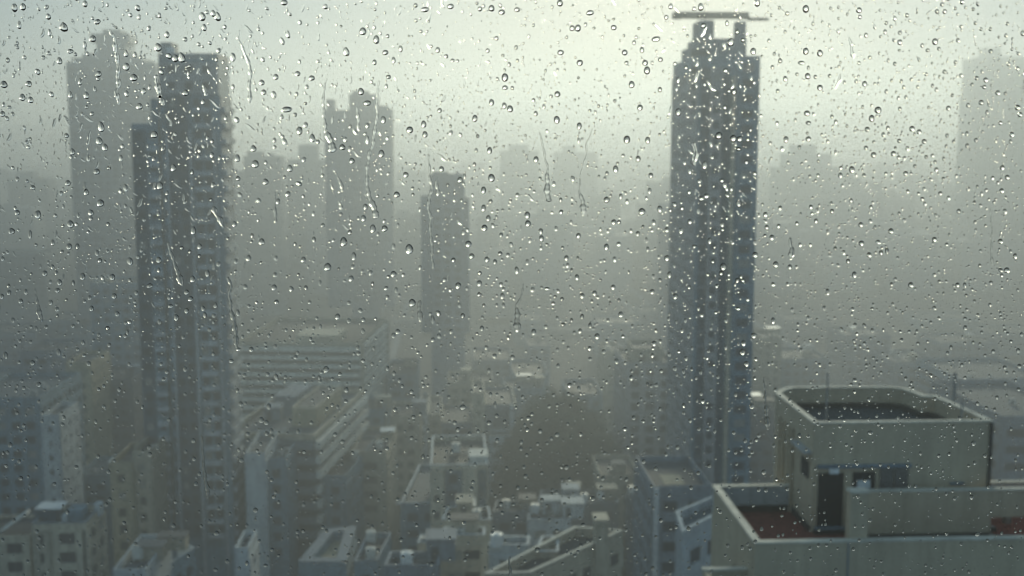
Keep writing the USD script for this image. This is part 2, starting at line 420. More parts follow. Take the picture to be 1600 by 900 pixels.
# crane on the crown
yc = yA + 4
zc = lambda py, px=1110: row_z(py, yc, px)
X = lambda px: at(px, 25, yc)[0]
cr = thing('tower_crane', 'long horizontal crane jib lying across the top of the twin crown', 'crane', (X(1097), yc, zc(30)))
base = np.array([X(1097), yc, zc(30)])
mast = MB()
for dx in (-0.7, 0.7):
    for dy in (-0.7, 0.7): mast.box(dx - .12, dx + .12, dy - .12, dy + .12, -0.05, zc(23) - base[2])
for q in range(4): mast.tube((-0.7, -0.7, 0.1 + .25 * q), (0.7, -0.7, 0.35 + .25 * q), 0.06, 6)
obj('mast', mast, 'dark_metal', cr)
def lattice(xa, xb, z0, z1, y0=-0.6, y1=0.6, r=0.13):
    m = MB()
    for y in (y0, y1):
        m.tube((xa, y, z0), (xb, y, z0), r, 8)
    m.tube((xa, 0, z1), (xb, 0, z1), r, 8)
    n = max(2, int(abs(xb - xa) / 1.0))
    for q in range(n):
        a, c = xa + (xb - xa) * q / n, xa + (xb - xa) * (q + 1) / n
        m.tube((a, y0, z0), ((a + c) / 2, 0, z1), r * .6, 6); m.tube(((a + c) / 2, 0, z1), (c, y0, z0), r * .6, 6)
        m.tube((a, y1, z0), ((a + c) / 2, 0, z1), r * .6, 6); m.tube(((a + c) / 2, 0, z1), (c, y1, z0), r * .6, 6)
        m.tube((a, y0, z0), (a, y1, z0), r * .5, 6)
    return m
x = lambda px: X(px) - base[0]
h = lambda py, px=1110: zc(py, px) - base[2]
obj('jib', lattice(x(1054), x(1170), h(27), h(20.5), r=0.24), 'dark_metal', cr)
obj('jib_tip', lattice(x(1168), x(1201), h(31, 1180), h(28.5, 1180), r=0.12), 'dark_metal', cr)
obj('counterweight', MB().box(x(1051), x(1064), -0.8, 0.8, h(30), h(20)).box(x(1064), x(1075), -0.5, 0.5, h(26), h(21)), 'dark_metal', cr)
obj('operator_cab', MB().box(x(1088), x(1094), -1.6, -0.65, h(27), h(22)), 'dark_metal', cr)

# --- dark slim tower with a low wing, left
Y0 = 206.0
plan, z = rect(247, 340, 83, Y0, 9.9)
FL, FR, BR, BL = plan
b = Bld('slim_tower', 'dark slim apartment tower with a lower wing and a pale ribbed right side', 'tower', plan[0])
b.core(plan, z - 1, 'blue_wall')
b.roof(plan, z - 1, 'pink_wall', ph=1.0)
zl = row_z(835, Y0)
def sx(px): return at(px, 300, Y0)[0] - FL[0]
P1, P2 = shift(FL, sx(263)), shift(FL, sx(301))
zT = z - 1.5
b.facade(FL, FR, row_z(150, Y0), zT, 2.75, 2.9, 'pink_wall', 0.45, 0.45, 0.25)
zT = row_z(151, Y0)
b.facade(FL, P1, zl, zT, 2.75, 2.1, 'blue_wall', 0.6, 0.55, 0.2, margin=0.1)
b.facade(shift(FL, sx(266)), shift(FL, sx(298)), zl, zT, 2.75, 2.1, 'dark_wall', 0.6, 0.5, 0.2, margin=0.1)
b.facade(shift(FL, sx(304)), shift(FL, sx(337)), zl, zT, 2.75, 2.1, 'blue_wall', 0.7, 0.55, 0.2, margin=0.1)
for pa, pb in ((262.5, 266), (298.5, 303), (337, 340)):
    b.part('rib', b.ob(MB(), FL, FR, sx(pa), sx(pb), 0.003, 0.55, zl - 20, zT - 6), 'slab_wall')
k = 0
while zT - 2.75 * (k + 1) > zl:
    zz = zT - 2.75 * (k + 1)
    b.part('balcony', b.ob(MB(), FL, FR, sx(307), sx(334), 0.21, 0.95, zz - 0.1, zz + 0.75), 'slab_wall')
    b.part('balcony', b.ob(MB(), FR, BR, 0.5, 4.6, 0.26, 0.9, zz - 0.1, zz + 0.9), 'slab_wall')
    b.part('balcony', b.ob(MB(), FR, BR, 5.6, 9.4, 0.26, 0.9, zz - 0.1, zz + 0.9), 'slab_wall')
    k += 1
b.part('side_wall', b.ob(MB(), FR, BR, 0, 9.9, 0.003, 0.25, zl - 30, row_z(150, Y0)), 'grey_wall')
pw, zw = rect(205, 246.7, 193, Y0 + 1.2, 10)
b.core(pw, zw - 0.9, 'blue_wall', name='wing')
b.roof(pw, zw - 0.9, 'blue_wall', ph=0.9)
b.facade(pw[0], pw[0] + np.array([2.4, 0]), zl, zw - 1, 2.75, 2.2, 'dark_wall', 0.6, 0.5, 0.2, margin=0.1)
b.facade(pw[0] + np.array([2.5, 0]), pw[1], zl, zw - 1, 2.75, 2.6, 'blue_wall', 0.66, 0.6, 0.2, margin=0.1)
k = 0
while zw - 2 - 2.75 * (k + 1) > zl:
    zz = zw - 2 - 2.75 * (k + 1)
    b.part('balcony', b.ob(MB(), pw[0], pw[1], 2.7, 4.9, 0.21, 0.9, zz - 0.1, zz + 0.8), 'slab_wall')
    k += 1
ps, zs = rect(235, 246.6, 154, Y0 + 2.5, 8)
b.core(ps, zs, 'blue_wall', name='shoulder', z0=zw)
l = b.loc
b.boxw('roof_house', at(250, 70, Y0 + 1)[0], at(268, 70, Y0 + 1)[0], Y0 + 1, Y0 + 6, z - 1, row_z(66, Y0 + 1, 259), 'pink_wall')
b.clutter(plan, z - 1, 2, 4, False)
b.done()

# --- the pale tower with the winged crown behind it
Y0 = 520.0
b, plan, z = tower('crowned_tower', 'pale wide tower with a raised winged crown, fading into mist at far left', 103, 242, 97, Y0, 22, 'grey_wall', 3.1, 3.4, bot=470, faces='fr', n=0, wh=0.45)
def wb(name, p0, p1, t, bt, y0, y1, m='grey_wall'):
    return b.boxw(name, at(p0, t, y0)[0], at(p1, t, y0)[0], y0, y1, row_z(bt, y0, p0), row_z(t, y0, p0), m)
wb('stepped_top', 112, 222, 90, 98, Y0 + 1, Y0 + 20)
wb('stepped_top', 128, 205, 83, 91, Y0 + 2, Y0 + 19)
wb('crown', 150, 195, 58, 84, Y0 + 3, Y0 + 18)
wb('crown_wing', 141, 201, 52, 66, Y0 + 3.5, Y0 + 17)
wb('crown_wing', 160, 188, 46, 53, Y0 + 4.5, Y0 + 15)
b.done()

# --- mid-distance misty towers
def blocks(b, Y, spec, m):
    for nm, p0, p1, t, bt, dy, d in spec:
        y0 = Y + dy
        b.boxw(nm, at(p0, t, y0)[0], at(p1, t, y0)[0], y0, y0 + d, row_z(bt, y0, p0), row_z(t, y0, p0), m)
Y0 = 560.0
b, plan, z = tower('misty_tower', 'grey three-stepped tower left of the picture middle, tallest of the misty towers there', 545, 588, 147, Y0, 20, 'grey_wall', 3.0, 3.2, bot=470, faces='fr', n=1)
blocks(b, Y0, [('side_block', 506, 544.7, 172, 480, 1, 18), ('side_block', 588.3, 612, 170, 480, 1, 18), ('roof_house', 510, 522, 155, 172.2, 3, 8), ('roof_house', 550, 575, 142, 147.1, 3, 9), ('roof_house', 592, 606, 165, 170.1, 3, 8)], 'grey_wall')
b.done()
b, plan, z = tower('misty_tower', 'grey tower with a bare left shoulder, alone right of the three-stepped tower', 672, 725, 274, 400.0, 16, 'grey_wall', 3.0, 3.0, bot=520, faces='fr', n=1, cope='pink_wall')
blocks(b, 400.0, [('side_block', 657, 671.7, 306, 520, 1, 13), ('side_block', 725.3, 733, 310, 520, 1, 12), ('roof_house', 676, 700, 269, 274.3, 3, 6)], 'grey_wall')
b.done()
FAR = [  # label, x0, x1, top, Y, depth, wall, extra blocks
 ('pale square tower in mist just right of the dark slim tower', 380, 438, 244, 714, 18, 'grey_wall', [('side_block', 364, 379.6, 268, 480, 1, 16), ('roof_house', 386, 410, 236, 244.2, 3, 8)]),
 ('faint stepped tower in mist against the three-stepped tower', 447, 505, 250, 816, 20, 'grey_wall', [('roof_house', 466, 496, 226, 250.2, 2, 12)]),
 ('barely visible tower in mist right of the lone shouldered tower', 783, 842, 236, 1148, 22, 'grey_wall', [('roof_house', 795, 826, 226, 236.2, 3, 12)]),
 ('barely visible paired tower in mist at the picture middle', 868, 934, 238, 1212, 22, 'grey_wall', [('roof_house', 880, 900, 228, 238.2, 3, 10)]),
 ('faint round-topped tower in mist left of the crane tower', 972, 1020, 352, 893, 20, 'grey_wall', [('roof_house', 980, 1012, 343, 352.2, 3, 12)]),
 ('faint slab in mist behind the left edge of the crane tower', 1038, 1068, 320, 574, 16, 'grey_wall', []),
 ('faint wide tower in mist right of the crane tower', 1215, 1334, 262, 1007, 24, 'blue_wall', [('stepped_top', 1228, 1300, 240, 262.2, 1, 18), ('roof_house', 1240, 1276, 226, 240.3, 2, 14)]),
 ('tall faint blue tower in mist by the right picture edge', 1524, 1566, 90, 893, 22, 'blue_wall', [('roof_house', 1540, 1564, 74, 90.2, 2, 12), ('side_block', 1512, 1523.6, 150, 480, 2, 15)]),
 ('tall faint blue tower cut off by the right picture edge', 1572, 1640, 88, 944, 22, 'blue_wall', []),
 ('low faint tower in mist at the far left edge', -30, 70, 395, 599, 20, 'grey_wall', []),
 ('faint narrow tower in mist close right of the lone shouldered tower', 746, 780, 340, 816, 18, 'grey_wall', [('roof_house', 752, 768, 330, 340.2, 2, 10)]),
 ('faint narrow tower in mist between the two barely visible ones', 843, 867, 296, 1046, 18, 'grey_wall', []),
 ('faint tower in mist just left of the round-topped one', 936, 970, 306, 970, 18, 'grey_wall', [('roof_house', 942, 958, 296, 306.2, 2, 10)]),
 ('faint slab in mist between the three-stepped and the lone tower', 613, 656, 336, 765, 18, 'grey_wall', [('roof_house', 620, 640, 328, 336.2, 2, 10)]),
 ('faint tower in mist right of the wide misty tower', 1338, 1396, 322, 1046, 20, 'blue_wall', [('roof_house', 1350, 1376, 312, 322.2, 2, 10)]),
 ('very faint tower in mist left of the tall blue tower', 1452, 1506, 296, 1097, 20, 'blue_wall', [('roof_house', 1464, 1490, 284, 296.2, 2, 10)]),
 ('very faint tower in mist left of the crowned tower', 12, 74, 280, 893, 20, 'grey_wall', [('roof_house', 24, 52, 268, 280.2, 2, 10)]),
 ('low faint tower in mist at right, under the gap before the very faint tower', 1400, 1462, 385, 1097, 20, 'grey_wall', []),
]
for lab, x0, x1, t, Y, d, m, ex in FAR:
    b, plan, z = tower('misty_tower', lab, x0, x1, t, Y, d, m, 3.2, 3.4, bot=470, faces='f' + ('r' if x1 < 712 else 'l'), n=1, single=False)
    blocks(b, Y, ex, m)
    b.done()

# --- middle distance
# the wide banded block
plan, z = rect(371, 562, 533, 310.0, 42, -6.0)
b = Bld('banded_block', 'wide pale block with horizontal balcony bands on every storey', 'apartment block', plan[0])
b.core(plan, z - 1.2, 'dark_wall')
b.roof(plan, z - 1.2, 'beige', 'roof_dark', 1.2)
zl = row_z(720, 310)
b.bands(plan[0], plan[1], zl, z - 1.4, 2.31, 'band_wall', 'glass1', 0.8, 0.52)
b.bands(plan[1], plan[2], zl, z - 1.4, 2.31, 'band_wall', 'glass1', 0.8, 0.5)
for s in (0.0, 0.985):
    Lh = np.linalg.norm(plan[2] - plan[1])
    b.part('corner_pier', b.ob(MB(), plan[1], plan[2], Lh * s, Lh * s + 1.0, 0.003, 1.05, zl - 30, z - 0.8), 'beige')
pr, zr = rect(462, 528, 524, 311.5, 12, -6.0)
b.core(pr, zr, 'cream', z0=z - 1.1, name='roof_house')
b.done()
# block with the tan roof house in front of it
plan, z = rect(352, 492, 676, 222.0, 41, -9.0)
b = Bld('terraced_block', 'pale flat-roofed block with a tan roof house and slanting side balconies', 'apartment block', plan[0])
b.core(plan, z - 1.1, 'dark_wall')
b.roof(plan, z - 1.1, 'beige', 'roof_blue', 1.1, 0.35, 'cream')
zl = row_z(860, 222)
b.bands(plan[0], plan[1], zl, z - 1.3, 3.0, 'grey_wall', 'glass0', 0.6, 0.5)
b.bands(plan[1], plan[2], zl, z - 1.3, 3.0, 'band_wall', 'glass0', 1.0, 0.5)
u = (plan[1] - plan[0]) / np.linalg.norm(plan[1] - plan[0]); v = (plan[3] - plan[0]) / np.linalg.norm(plan[3] - plan[0])
def q(a, c): return plan[0] + u * a + v * c
w = np.linalg.norm(plan[1] - plan[0])
h1 = [q(w * .58, 10), q(w * .86, 10), q(w * .86, 30), q(w * .58, 30)]
b.core(h1, z + 2.6, 'yellow_wall', z0=z - 1.04, name='roof_house')
b.roof(h1, z + 2.6, 'cream', 'roof_grey', 0.5, 0.3)
b.core([q(w * .12, 24), q(w * .4, 24), q(w * .4, 36), q(w * .12, 36)], z + 2.0, 'grey_wall', z0=z - 1.04, name='roof_house')
b.clutter(plan, z - 1.1, 5, 11)
b.done()

MID = [ # label, x0,x1,top,Y,depth, wall, faces, rot, bot, fh, bay, ww, wh, clutter, deck
 ('low blue-grey block with a lit roof edge under the crowned tower', 140, 236, 442, 379, 18, 'blue_wall', 'fr', 0, 760, 3.1, 3.3, .6, .5, 2, 'roof_grey'),
 ('blue-grey block at the left edge with a pale stripe column', -60, 62, 622, 236, 26, 'blue_wall', 'fr', 0, 800, 3.0, 3.0, .6, .5, 3, 'roof_blue'),
 ('narrow pale column of a block beside the left edge', 63.5, 92, 648, 234, 12, 'white_wall', 'fr', 0, 800, 3.0, 3.4, .3, .4, 0, 'roof_grey'),
 ('slender ochre apartment column between the left edge and the dark tower', 102, 141, 566, 285, 16, 'yellow_wall', 'fr', 0, 800, 3.0, 3.0, .4, .45, 1, 'roof_grey'),
 ('dim stepped block behind the ochre column', 30, 101, 548, 310, 18, 'grey_wall', 'fr', 0, 700, 3.1, 3.2, .6, .5, 2, 'roof_grey'),
 ('dark block filling the gap left of the dark slim tower', 143, 206, 592, 300, 18, 'dark_wall', 'fr', 0, 800, 3.1, 3.2, .6, .5, 2, 'roof_dark'),
 ('ochre block with small windows at the foot of the dark slim tower', 172, 206, 722, 196, 13, 'yellow_wall', 'fr', 0, 850, 3.0, 2.6, .5, .5, 1, 'roof_grey'),
 ('taller half of the ochre block at the foot of the dark slim tower', 206.5, 236, 704, 197, 13, 'beige', 'fr', 0, 850, 3.0, 2.6, .5, .5, 1, 'roof_grey'),
 ('pale blank slab with one bright edge, right of the dark slim tower foot', 382, 414, 708, 205, 16, 'white_wall', 'r', 0, 880, 3.0, 3.2, .4, .5, 1, 'roof_blue'),
 ('blue-grey block with window columns touching the pale blank slab', 415.5, 447, 716, 207, 24, 'blue_wall', 'fr', 0, 880, 3.0, 2.7, .6, .55, 2, 'roof_blue'),
 ('dim deep block between the terraced block and the tan corner block', 486, 540, 742, 222, 30, 'blue_wall', 'fr', -8, 880, 3.1, 3.4, .6, .5, 3, 'roof_dark'),
 ('tan corner block with a pale right edge, left of the twin-pier block', 548, 603, 706, 236, 22, 'beige', 'fr', -3, 860, 3.1, 4.2, .6, .5, 2, 'roof_grey'),
 ('misty banded block far behind, left of the crane tower', 862, 934, 516, 630, 22, 'grey_wall', 'f', 0, 650, 3.0, 60, .96, .5, 1, 'roof_grey'),
 ('misty pale slab in front of the banded block far behind', 946, 974, 548, 402, 18, 'beige', 'fl', 0, 740, 3.0, 3.0, .45, .45, 1, 'roof_grey'),
 ('tan block with dark balcony recesses left of the crane tower', 978, 1054, 566, 300, 22, 'pink_wall', 'fl', 0, 770, 3.1, 3.6, .55, .62, 2, 'roof_grey'),
 ('pale raised top of the tan block left of the crane tower', 990, 1036, 544, 303.5, 14, 'beige', 'f', 0, 566, 3.0, 3.4, .5, .5, 0, 'roof_grey'),
 ('far low block in mist left of the picture middle', 612, 655, 500, 658, 20, 'grey_wall', 'f', 0, 600, 3.1, 3.4, .6, .5, 1, 'roof_grey'),
 ('far low block in mist under the lone shouldered tower', 660, 740, 528, 630, 24, 'grey_wall', 'f', 0, 640, 3.1, 3.4, .6, .5, 2, 'roof_grey'),
 ('far broad block in mist right of the lone shouldered tower', 748, 855, 545, 672, 24, 'blue_wall', 'f', 0, 640, 3.1, 3.4, .6, .5, 3, 'roof_grey'),
 ('far pale block in mist above the banded block roof', 400, 455, 498, 728, 20, 'grey_wall', 'f', 0, 560, 3.1, 3.4, .6, .5, 1, 'roof_grey'),
 ('pale misty block low in the haze, centre, farthest one seen', 752, 800, 478, 700, 30, 'grey_wall', 'f', 0, 560, 3.1, 3.4, .6, .5, 1, 'roof_grey'),
 ('misty block low in the haze just right of the picture middle', 806, 850, 500, 600, 30, 'blue_wall', 'f', 0, 600, 3.1, 3.4, .6, .5, 1, 'roof_grey'),
 ('misty block low in the haze left of the misty banded block', 826, 860, 540, 480, 26, 'grey_wall', 'fl', 0, 640, 3.1, 3.4, .6, .5, 1, 'roof_grey'),
 ('misty block low in the haze right of the misty banded block', 936, 1000, 505, 560, 26, 'blue_wall', 'fl', 0, 600, 3.1, 3.4, .6, .5, 1, 'roof_grey'),
 ('misty block low in the haze at the crane tower left edge', 1002, 1050, 488, 640, 26, 'grey_wall', 'fl', 0, 600, 3.1, 3.4, .6, .5, 1, 'roof_grey'),
 ('misty low block above the white court block tower', 740, 800, 562, 420, 26, 'grey_wall', 'fl', 0, 640, 3.1, 3.4, .6, .5, 2, 'roof_dark'),
 ('misty low block above the dark middle of the picture', 802, 856, 584, 380, 26, 'blue_wall', 'fl', 0, 660, 3.1, 3.4, .6, .5, 2, 'roof_dark'),
 ('dim slab under the misty banded block', 888, 942, 616, 340, 22, 'blue_wall', 'fl', 0, 700, 3.1, 3.4, .6, .5, 1, 'roof_dark'),
 ('misty block low in the haze at the left, behind the ochre column', 60, 140, 500, 520, 26, 'blue_wall', 'f', 0, 600, 3.1, 3.4, .6, .5, 1, 'roof_grey'),
 ('misty block low in the haze at the far left edge', -40, 56, 520, 460, 26, 'grey_wall', 'f', 0, 600, 3.1, 3.4, .6, .5, 1, 'roof_grey'),
 ('misty block low in the haze right of the crane tower', 1224, 1300, 500, 620, 26, 'grey_wall', 'f', 0, 600, 3.1, 3.4, .6, .5, 1, 'roof_grey'),
 ('misty block low in the haze behind the right pole', 1440, 1530, 498, 640, 26, 'blue_wall', 'f', 0, 600, 3.1, 3.4, .6, .5, 1, 'roof_grey'),
 ('misty block low in the haze at the right picture edge', 1545, 1640, 520, 560, 26, 'grey_wall', 'f', 0, 600, 3.1, 3.4, .6, .5, 1, 'roof_grey'),
 ('dim block in the gap right of the banded block', 604, 652, 585, 340, 24, 'blue_wall', 'f', 0, 720, 3.1, 3.4, .6, .5, 1, 'roof_dark'),
]
for lab, x0, x1, t, Y, d, m, fc, rot, bot, fh, bay, ww, wh, n, deck in MID:
    b, plan, z = tower('apartment_block', lab, x0, x1, t, Y, d, m, fh, bay, bot, fc, rot, 'apartment block', None, ww, wh, 0.25, deck, n)
    b.done()

# the white U-shaped block in the middle
Y0 = 290.0
plan, z = rect(655, 690, 645, Y0, 24)
b = Bld('court_block', 'white block of three joined wings round a recessed dark court', 'apartment block', plan[0])
def wing(p0, p1, t, dy, d, m, fc='f', bay=3.0, ww=.6, wh=.45, deck='roof_grey'):
    pl, zz = rect(p0, p1, t, Y0 + dy, d)
    b.core(pl, zz - 0.8, m, name='wing'); b.roof(pl, zz - 0.8, m, deck, 0.8, 0.25, 'cream')
    for f in fc:
        i = 'frbl'.index(f)
        b.facade(pl[i], pl[(i + 1) % 4], row_z(760, Y0), zz - 1.0, 3.0, bay, m, ww, wh, 0.2, margin=0.3)
    return pl, zz
wing(655, 668, 645, 0, 24, 'white_wall', 'f', 3, .3)
wing(668.6, 689, 648, 0.6, 22, 'beige', 'f', 3.2)
wing(690, 738, 660, 2.5, 20, 'grey_wall', 'f', 3.0, .75, .4)
wing(739, 757, 614, 1.2, 16, 'cream', 'f', 3.0, .3)
pl, zz = wing(758, 806, 632, 3, 22, 'grey_wall', 'l', 3.0)
b.part('dark_recess', b.ob(MB(), pl[0], pl[1], 2.2, 6.2, 0.003, 0.1, zz - 9, zz - 1.5), 'dark_wall')
b.part('side_fin', b.ob(MB(), pl[0], pl[1], 6.4, 7.4, 0.003, 0.9, zz - 24, zz), 'white_wall')
wing(764, 800, 680, -4, 6.5, 'white_wall', 'f', 3.3, .5)
b.done()

# the twin-pier block, centre bottom
Y0 = 196.0
plan, z = rect(672, 762, 727, Y0, 20)
b = Bld('twin_pier_block', 'cream block with two bright vertical piers and a white roof house', 'apartment block', plan[0])
b.core(plan, z - 1, 'grey_wall'); b.roof(plan, z - 1, 'cream', 'roof_dark', 1.0, 0.3, 'white_wall')
zl = row_z(840, Y0)
def sx(px): return at(px, 740, Y0)[0] - plan[0][0]
for p0, p1 in ((672, 695), (722, 747)):
    b.part('pier', b.ob(MB(), plan[0], plan[1], sx(p0), sx(p1), 0.003, 1.2, zl - 10, z - 0.2), 'cream')
b.part('pier', b.ob(MB(), plan[0], plan[1], sx(759.5), sx(762), 0.003, 0.9, zl - 10, z - 0.2), 'cream')
for p0, p1 in ((696, 721), (748, 759)):
    b.facade(shift(0, sx(p0), plan[0], plan[1]), shift(0, sx(p1), plan[0], plan[1]), zl, z - 1.2, 3.0, 2.6, 'grey_wall', .6, .55, .2, margin=0.15)
for k in range(5):
    zz = z - 6.3 - 3.0 * k
    b.part('window', b.ob(MB(), plan[0], plan[1], sx(678), sx(686), 1.21, 1.26, zz, zz + 1.3), 'glass1')
b.boxw('roof_house', at(733, 712, Y0 + 3)[0], at(763, 712, Y0 + 3)[0], Y0 + 3, Y0 + 8, z - 1, row_z(713, Y0 + 3, 750), 'band_wall')
b.boxw('roof_house', at(740, 715, Y0 + 10)[0], at(756, 715, Y0 + 10)[0], Y0 + 10, Y0 + 14, z - 1, row_z(709, Y0 + 10, 750), 'cream')
b.clutter(plan, z - 1, 2, 3, False)
b.done()

# --- roofs traced as real plans: (label, roof corners in the photograph, distance of the first corner, wall, deck, parapet, coping, facade edges, clutter)
def roof_block(lab, pts, Y, wall, deck, ph=0.9, cope='cream', edges=(0,), n=3, fh=3.1, bay=3.2, ww=.6, wh=.5, bot=930, t=0.3, name='low_block', seed=5, big=True):
    z = at(*pts[0], Y)[2]
    pl = [on(px, py, z)[:2] for px, py in pts]
    if Polygon(pl).exterior.is_ccw is False: pl = pl[::-1]
    b = Bld(name, lab, 'building', pl[0])
    b.core(pl, z - ph, wall); b.roof(pl, z - ph, wall, deck, ph, t, cope)
    for e in edges:
        b.facade(pl[e], pl[(e + 1) % len(pl)], max(GROUND + 2, row_z(bot, Y)), z - ph - 0.6, fh, bay, wall, ww, wh, .22)
    if n and len(pl) == 4: b.clutter(pl, z - ph, n, seed, big)
    b.done()
    return b, pl, z
roof_block('flat blue-grey roof left of the twin-pier block with one bright sloping edge', [(626, 786), (690, 786), (700, 726), (655, 726)], 205, 'blue_wall', 'roof_blue', 0.7, 'white_wall', (0,), 0)
roof_block('low block with a sunken tan roof court, bottom left of centre', [(466, 878), (541, 878), (556, 822), (508, 828)], 168, 'blue_wall', 'yellow_wall', 1.6, 'grey_wall', (0, 1), 0, t=1.6)
roof_block('low narrow block right of the sunken roof court', [(553, 878), (590, 876), (612, 832), (574, 834)], 166, 'blue_wall', 'roof_dark', 0.8, 'grey_wall', (0,), 3, seed=8)
b, pl, z = roof_block('large block at the bottom with a long bright parapet running up to its corner', [(756, 897), (828, 895), (973, 829), (898, 823)], 128, 'beige', 'roof_dark', 1.3, 'coping', (0, 1), 0, t=0.35)
roof_block('pale cube-shaped block behind the long bright parapet', [(764, 852), (826, 852), (828, 838), (770, 838)], 142, 'white_wall', 'roof_blue', 0.7, 'white_wall', (0,), 2, seed=4, big=False)
roof_block('wide low block with cream storey bands, bottom centre', [(690, 836), (758, 836), (758, 824), (694, 824)], 150, 'cream', 'roof_blue', 0.6, 'white_wall', (0,), 3, seed=14, bay=2.4, ww=.9, wh=.42)
roof_block('small cream block with a dark roof below the twin-pier block', [(690, 812), (768, 812), (764, 792), (700, 792)], 178, 'cream', 'roof_dark', 1.0, 'white_wall', (0,), 3, seed=21)
roof_block('small pale house in the jumble left of the cream banded block', [(652, 848), (682, 848), (684, 836), (657, 836)], 158, 'cream', 'roof_grey', 0.6, 'white_wall', (0,), 1, seed=31)
roof_block('low dark-roofed block at the bottom edge, left of the cream banded block', [(600, 884), (686, 884), (688, 862), (610, 862)], 140, 'grey_wall', 'roof_dark', 0.8, 'grey_wall', (0,), 4, seed=41)
roof_block('grey low block right of the twin-pier block', [(770, 800), (832, 800), (834, 782), (776, 782)], 205, 'grey_wall', 'roof_dark', 0.8, 'grey_wall', (0,), 4, seed=51)
roof_block('pale low block with tan shed behind the long bright parapet', [(824, 812), (892, 812), (890, 792), (828, 792)], 200, 'white_wall', 'roof_grey', 0.8, 'white_wall', (0,), 4, seed=61)
roof_block('dark low block in front of the dim middle', [(840, 786), (966, 786), (960, 766), (846, 766)], 230, 'dark_wall', 'roof_dark', 0.8, 'grey_wall', (0,), 6, seed=71)
roof_block('little open-topped roof box inside the corner of the long bright parapet', [(836, 862), (873, 862), (873, 838), (846, 838)], 136, 'beige', 'roof_dark', 1.1, 'white_wall', (0,), 0, seed=81)
b = Bld('roof_tank', 'bright cream tank house standing at the far corner of the long parapet', 'tank house', at(930, 812, 137)[:2])
b.boxw('wall', at(931, 820, 137)[0], at(950, 820, 137)[0], 137, 139.5, at(930, 850, 137)[2] - 4, at(930, 820, 137)[2], 'cream')
b.boxw('cap', at(930, 812, 137)[0] - .1, at(951, 812, 137)[0] + .1, 136.8, 139.8, at(930, 820, 137)[2] + .003, at(930, 812, 137)[2], 'cream')
# right of centre bottom
b, plan, z = tower('slab_block', 'grey slab with one pale vertical edge beside the near concrete roof', 1021, 1112, 760, 158, 16, 'grey_wall', 3.0, 3.1, 930, 'fl', 0, 'apartment block', None, .55, .5, .25, 'roof_grey', 0)
b.part('edge_fin', b.ob(MB(), plan[0], plan[1], 0, 0.7, 0.3, 0.9, GROUND, z - 0.05), 'white_wall')
b.boxw('roof_house', at(1039, 757, 162)[0], at(1071, 757, 162)[0], 162, 167, z - 1, at(1039, 757, 162)[2], 'yellow_wall')
b.boxw('roof_house', at(1036, 772, 160)[0], at(1073, 772, 160)[0], 160, 161.9, z - 1, at(1039, 770, 160)[2], 'roof_dark')
b.done()
b, pl, z = roof_block('blue-roofed block with a pale frame close behind the near concrete roof', [(1066, 832), (1128, 800), (1128, 770), (1056, 800)], 105, 'slab_wall', 'roof_blue', 0.9, 'white_wall', (0,), 0, seed=91, big=False)
# bottom left
plan, z = rect(-40, 47, 838, 172, 10)
b = Bld('window_block', 'cream window-banded block at the bottom left corner with a pale roof canopy', 'apartment block', plan[0])
b.core(plan, z - 0.6, 'cream', name='low_wing'); b.roof(plan, z - 0.6, 'cream', 'roof_dark', 0.6, 0.25)
b.facade(plan[0], plan[1], row_z(930, 172), z - 0.7, 2.95, 2.9, 'cream', .66, .55, .25, frames=True)
p2, z2 = rect(50, 134, 818, 171, 9.0)
b.core(p2, z2 - 1.0, 'cream'); b.roof(p2, z2 - 1.0, 'cream', 'roof_dark', 1.0, 0.25, 'grey_wall')
u2 = p2[1] - p2[0]
b.facade(p2[0], p2[0] + u2 * .34, row_z(930, 171), z2 - 1.2, 2.95, 2.4, 'beige', .4, .55, .3, frames=True)
b.facade(p2[0] + u2 * .36, p2[0] + u2 * .93, row_z(930, 171), z2 - 1.2, 2.95, 2.4, 'cream', .72, .58, .3, frames=True)
b.part('drain_pipe', b.ob(MB(), p2[0], p2[1], np.linalg.norm(u2) * .945, np.linalg.norm(u2) * .97, 0.003, 0.2, GROUND, z2 - 1.1), 'dark_metal')
b.facade(p2[1], p2[2], row_z(930, 171), z2 - 1.2, 2.95, 4.0, 'cream', .55, .55, .3, frames=True)
cx_, cy_ = at(56, 806, 174)[0], 173.5
cw = at(97, 806, 174)[0] - cx_
cz = z2 - 1
b.part('canopy', box(cx_ - b.loc[0], cx_ + cw - b.loc[0], cy_ - b.loc[1], cy_ + 3.6 - b.loc[1], cz - GROUND + 2.3, cz - GROUND + 2.45), 'white_paint')
leg = MB()
for fx in (0.1, cw - 0.2):
    for fy in (0.1, 3.4): leg.box(cx_ + fx - b.loc[0], cx_ + fx + .1 - b.loc[0], cy_ + fy - b.loc[1], cy_ + fy + .1 - b.loc[1], cz - GROUND, cz - GROUND + 2.3)
b.part('canopy_frame', leg, 'metal')
b.boxw('shed', at(58, 820, 175)[0], at(93, 820, 175)[0], 174, 176.4, cz + 0.06, cz + 2.1, 'dark_wall')
b.boxw('roof_house', at(104, 806, 174)[0], at(128, 806, 174)[0], 174, 177, cz + 0.06, cz + 1.9, 'blue_wall')
b.boxw('roof_house', at(96, 806, 173)[0], at(103, 806, 173)[0], 173, 175, cz + 0.06, cz + 1.5, 'white_wall')
b.boxw('roof_house', at(152, 800, 178)[0], at(161, 800, 178)[0], 176.5, 178.5, cz + 0.06, cz + 2.0, 'white_wall')
lw = MB()
for k in range(2):
    lw.tube((at(10, 822, 176)[0] - b.loc[0], 174 + k - b.loc[1], z - GROUND), (at(46, 800, 176)[0] - b.loc[0], 175 + k - b.loc[1], z - GROUND + 2.6), 0.3, 8)
b.part('ramp_roof', lw, 'tank')
b.done()
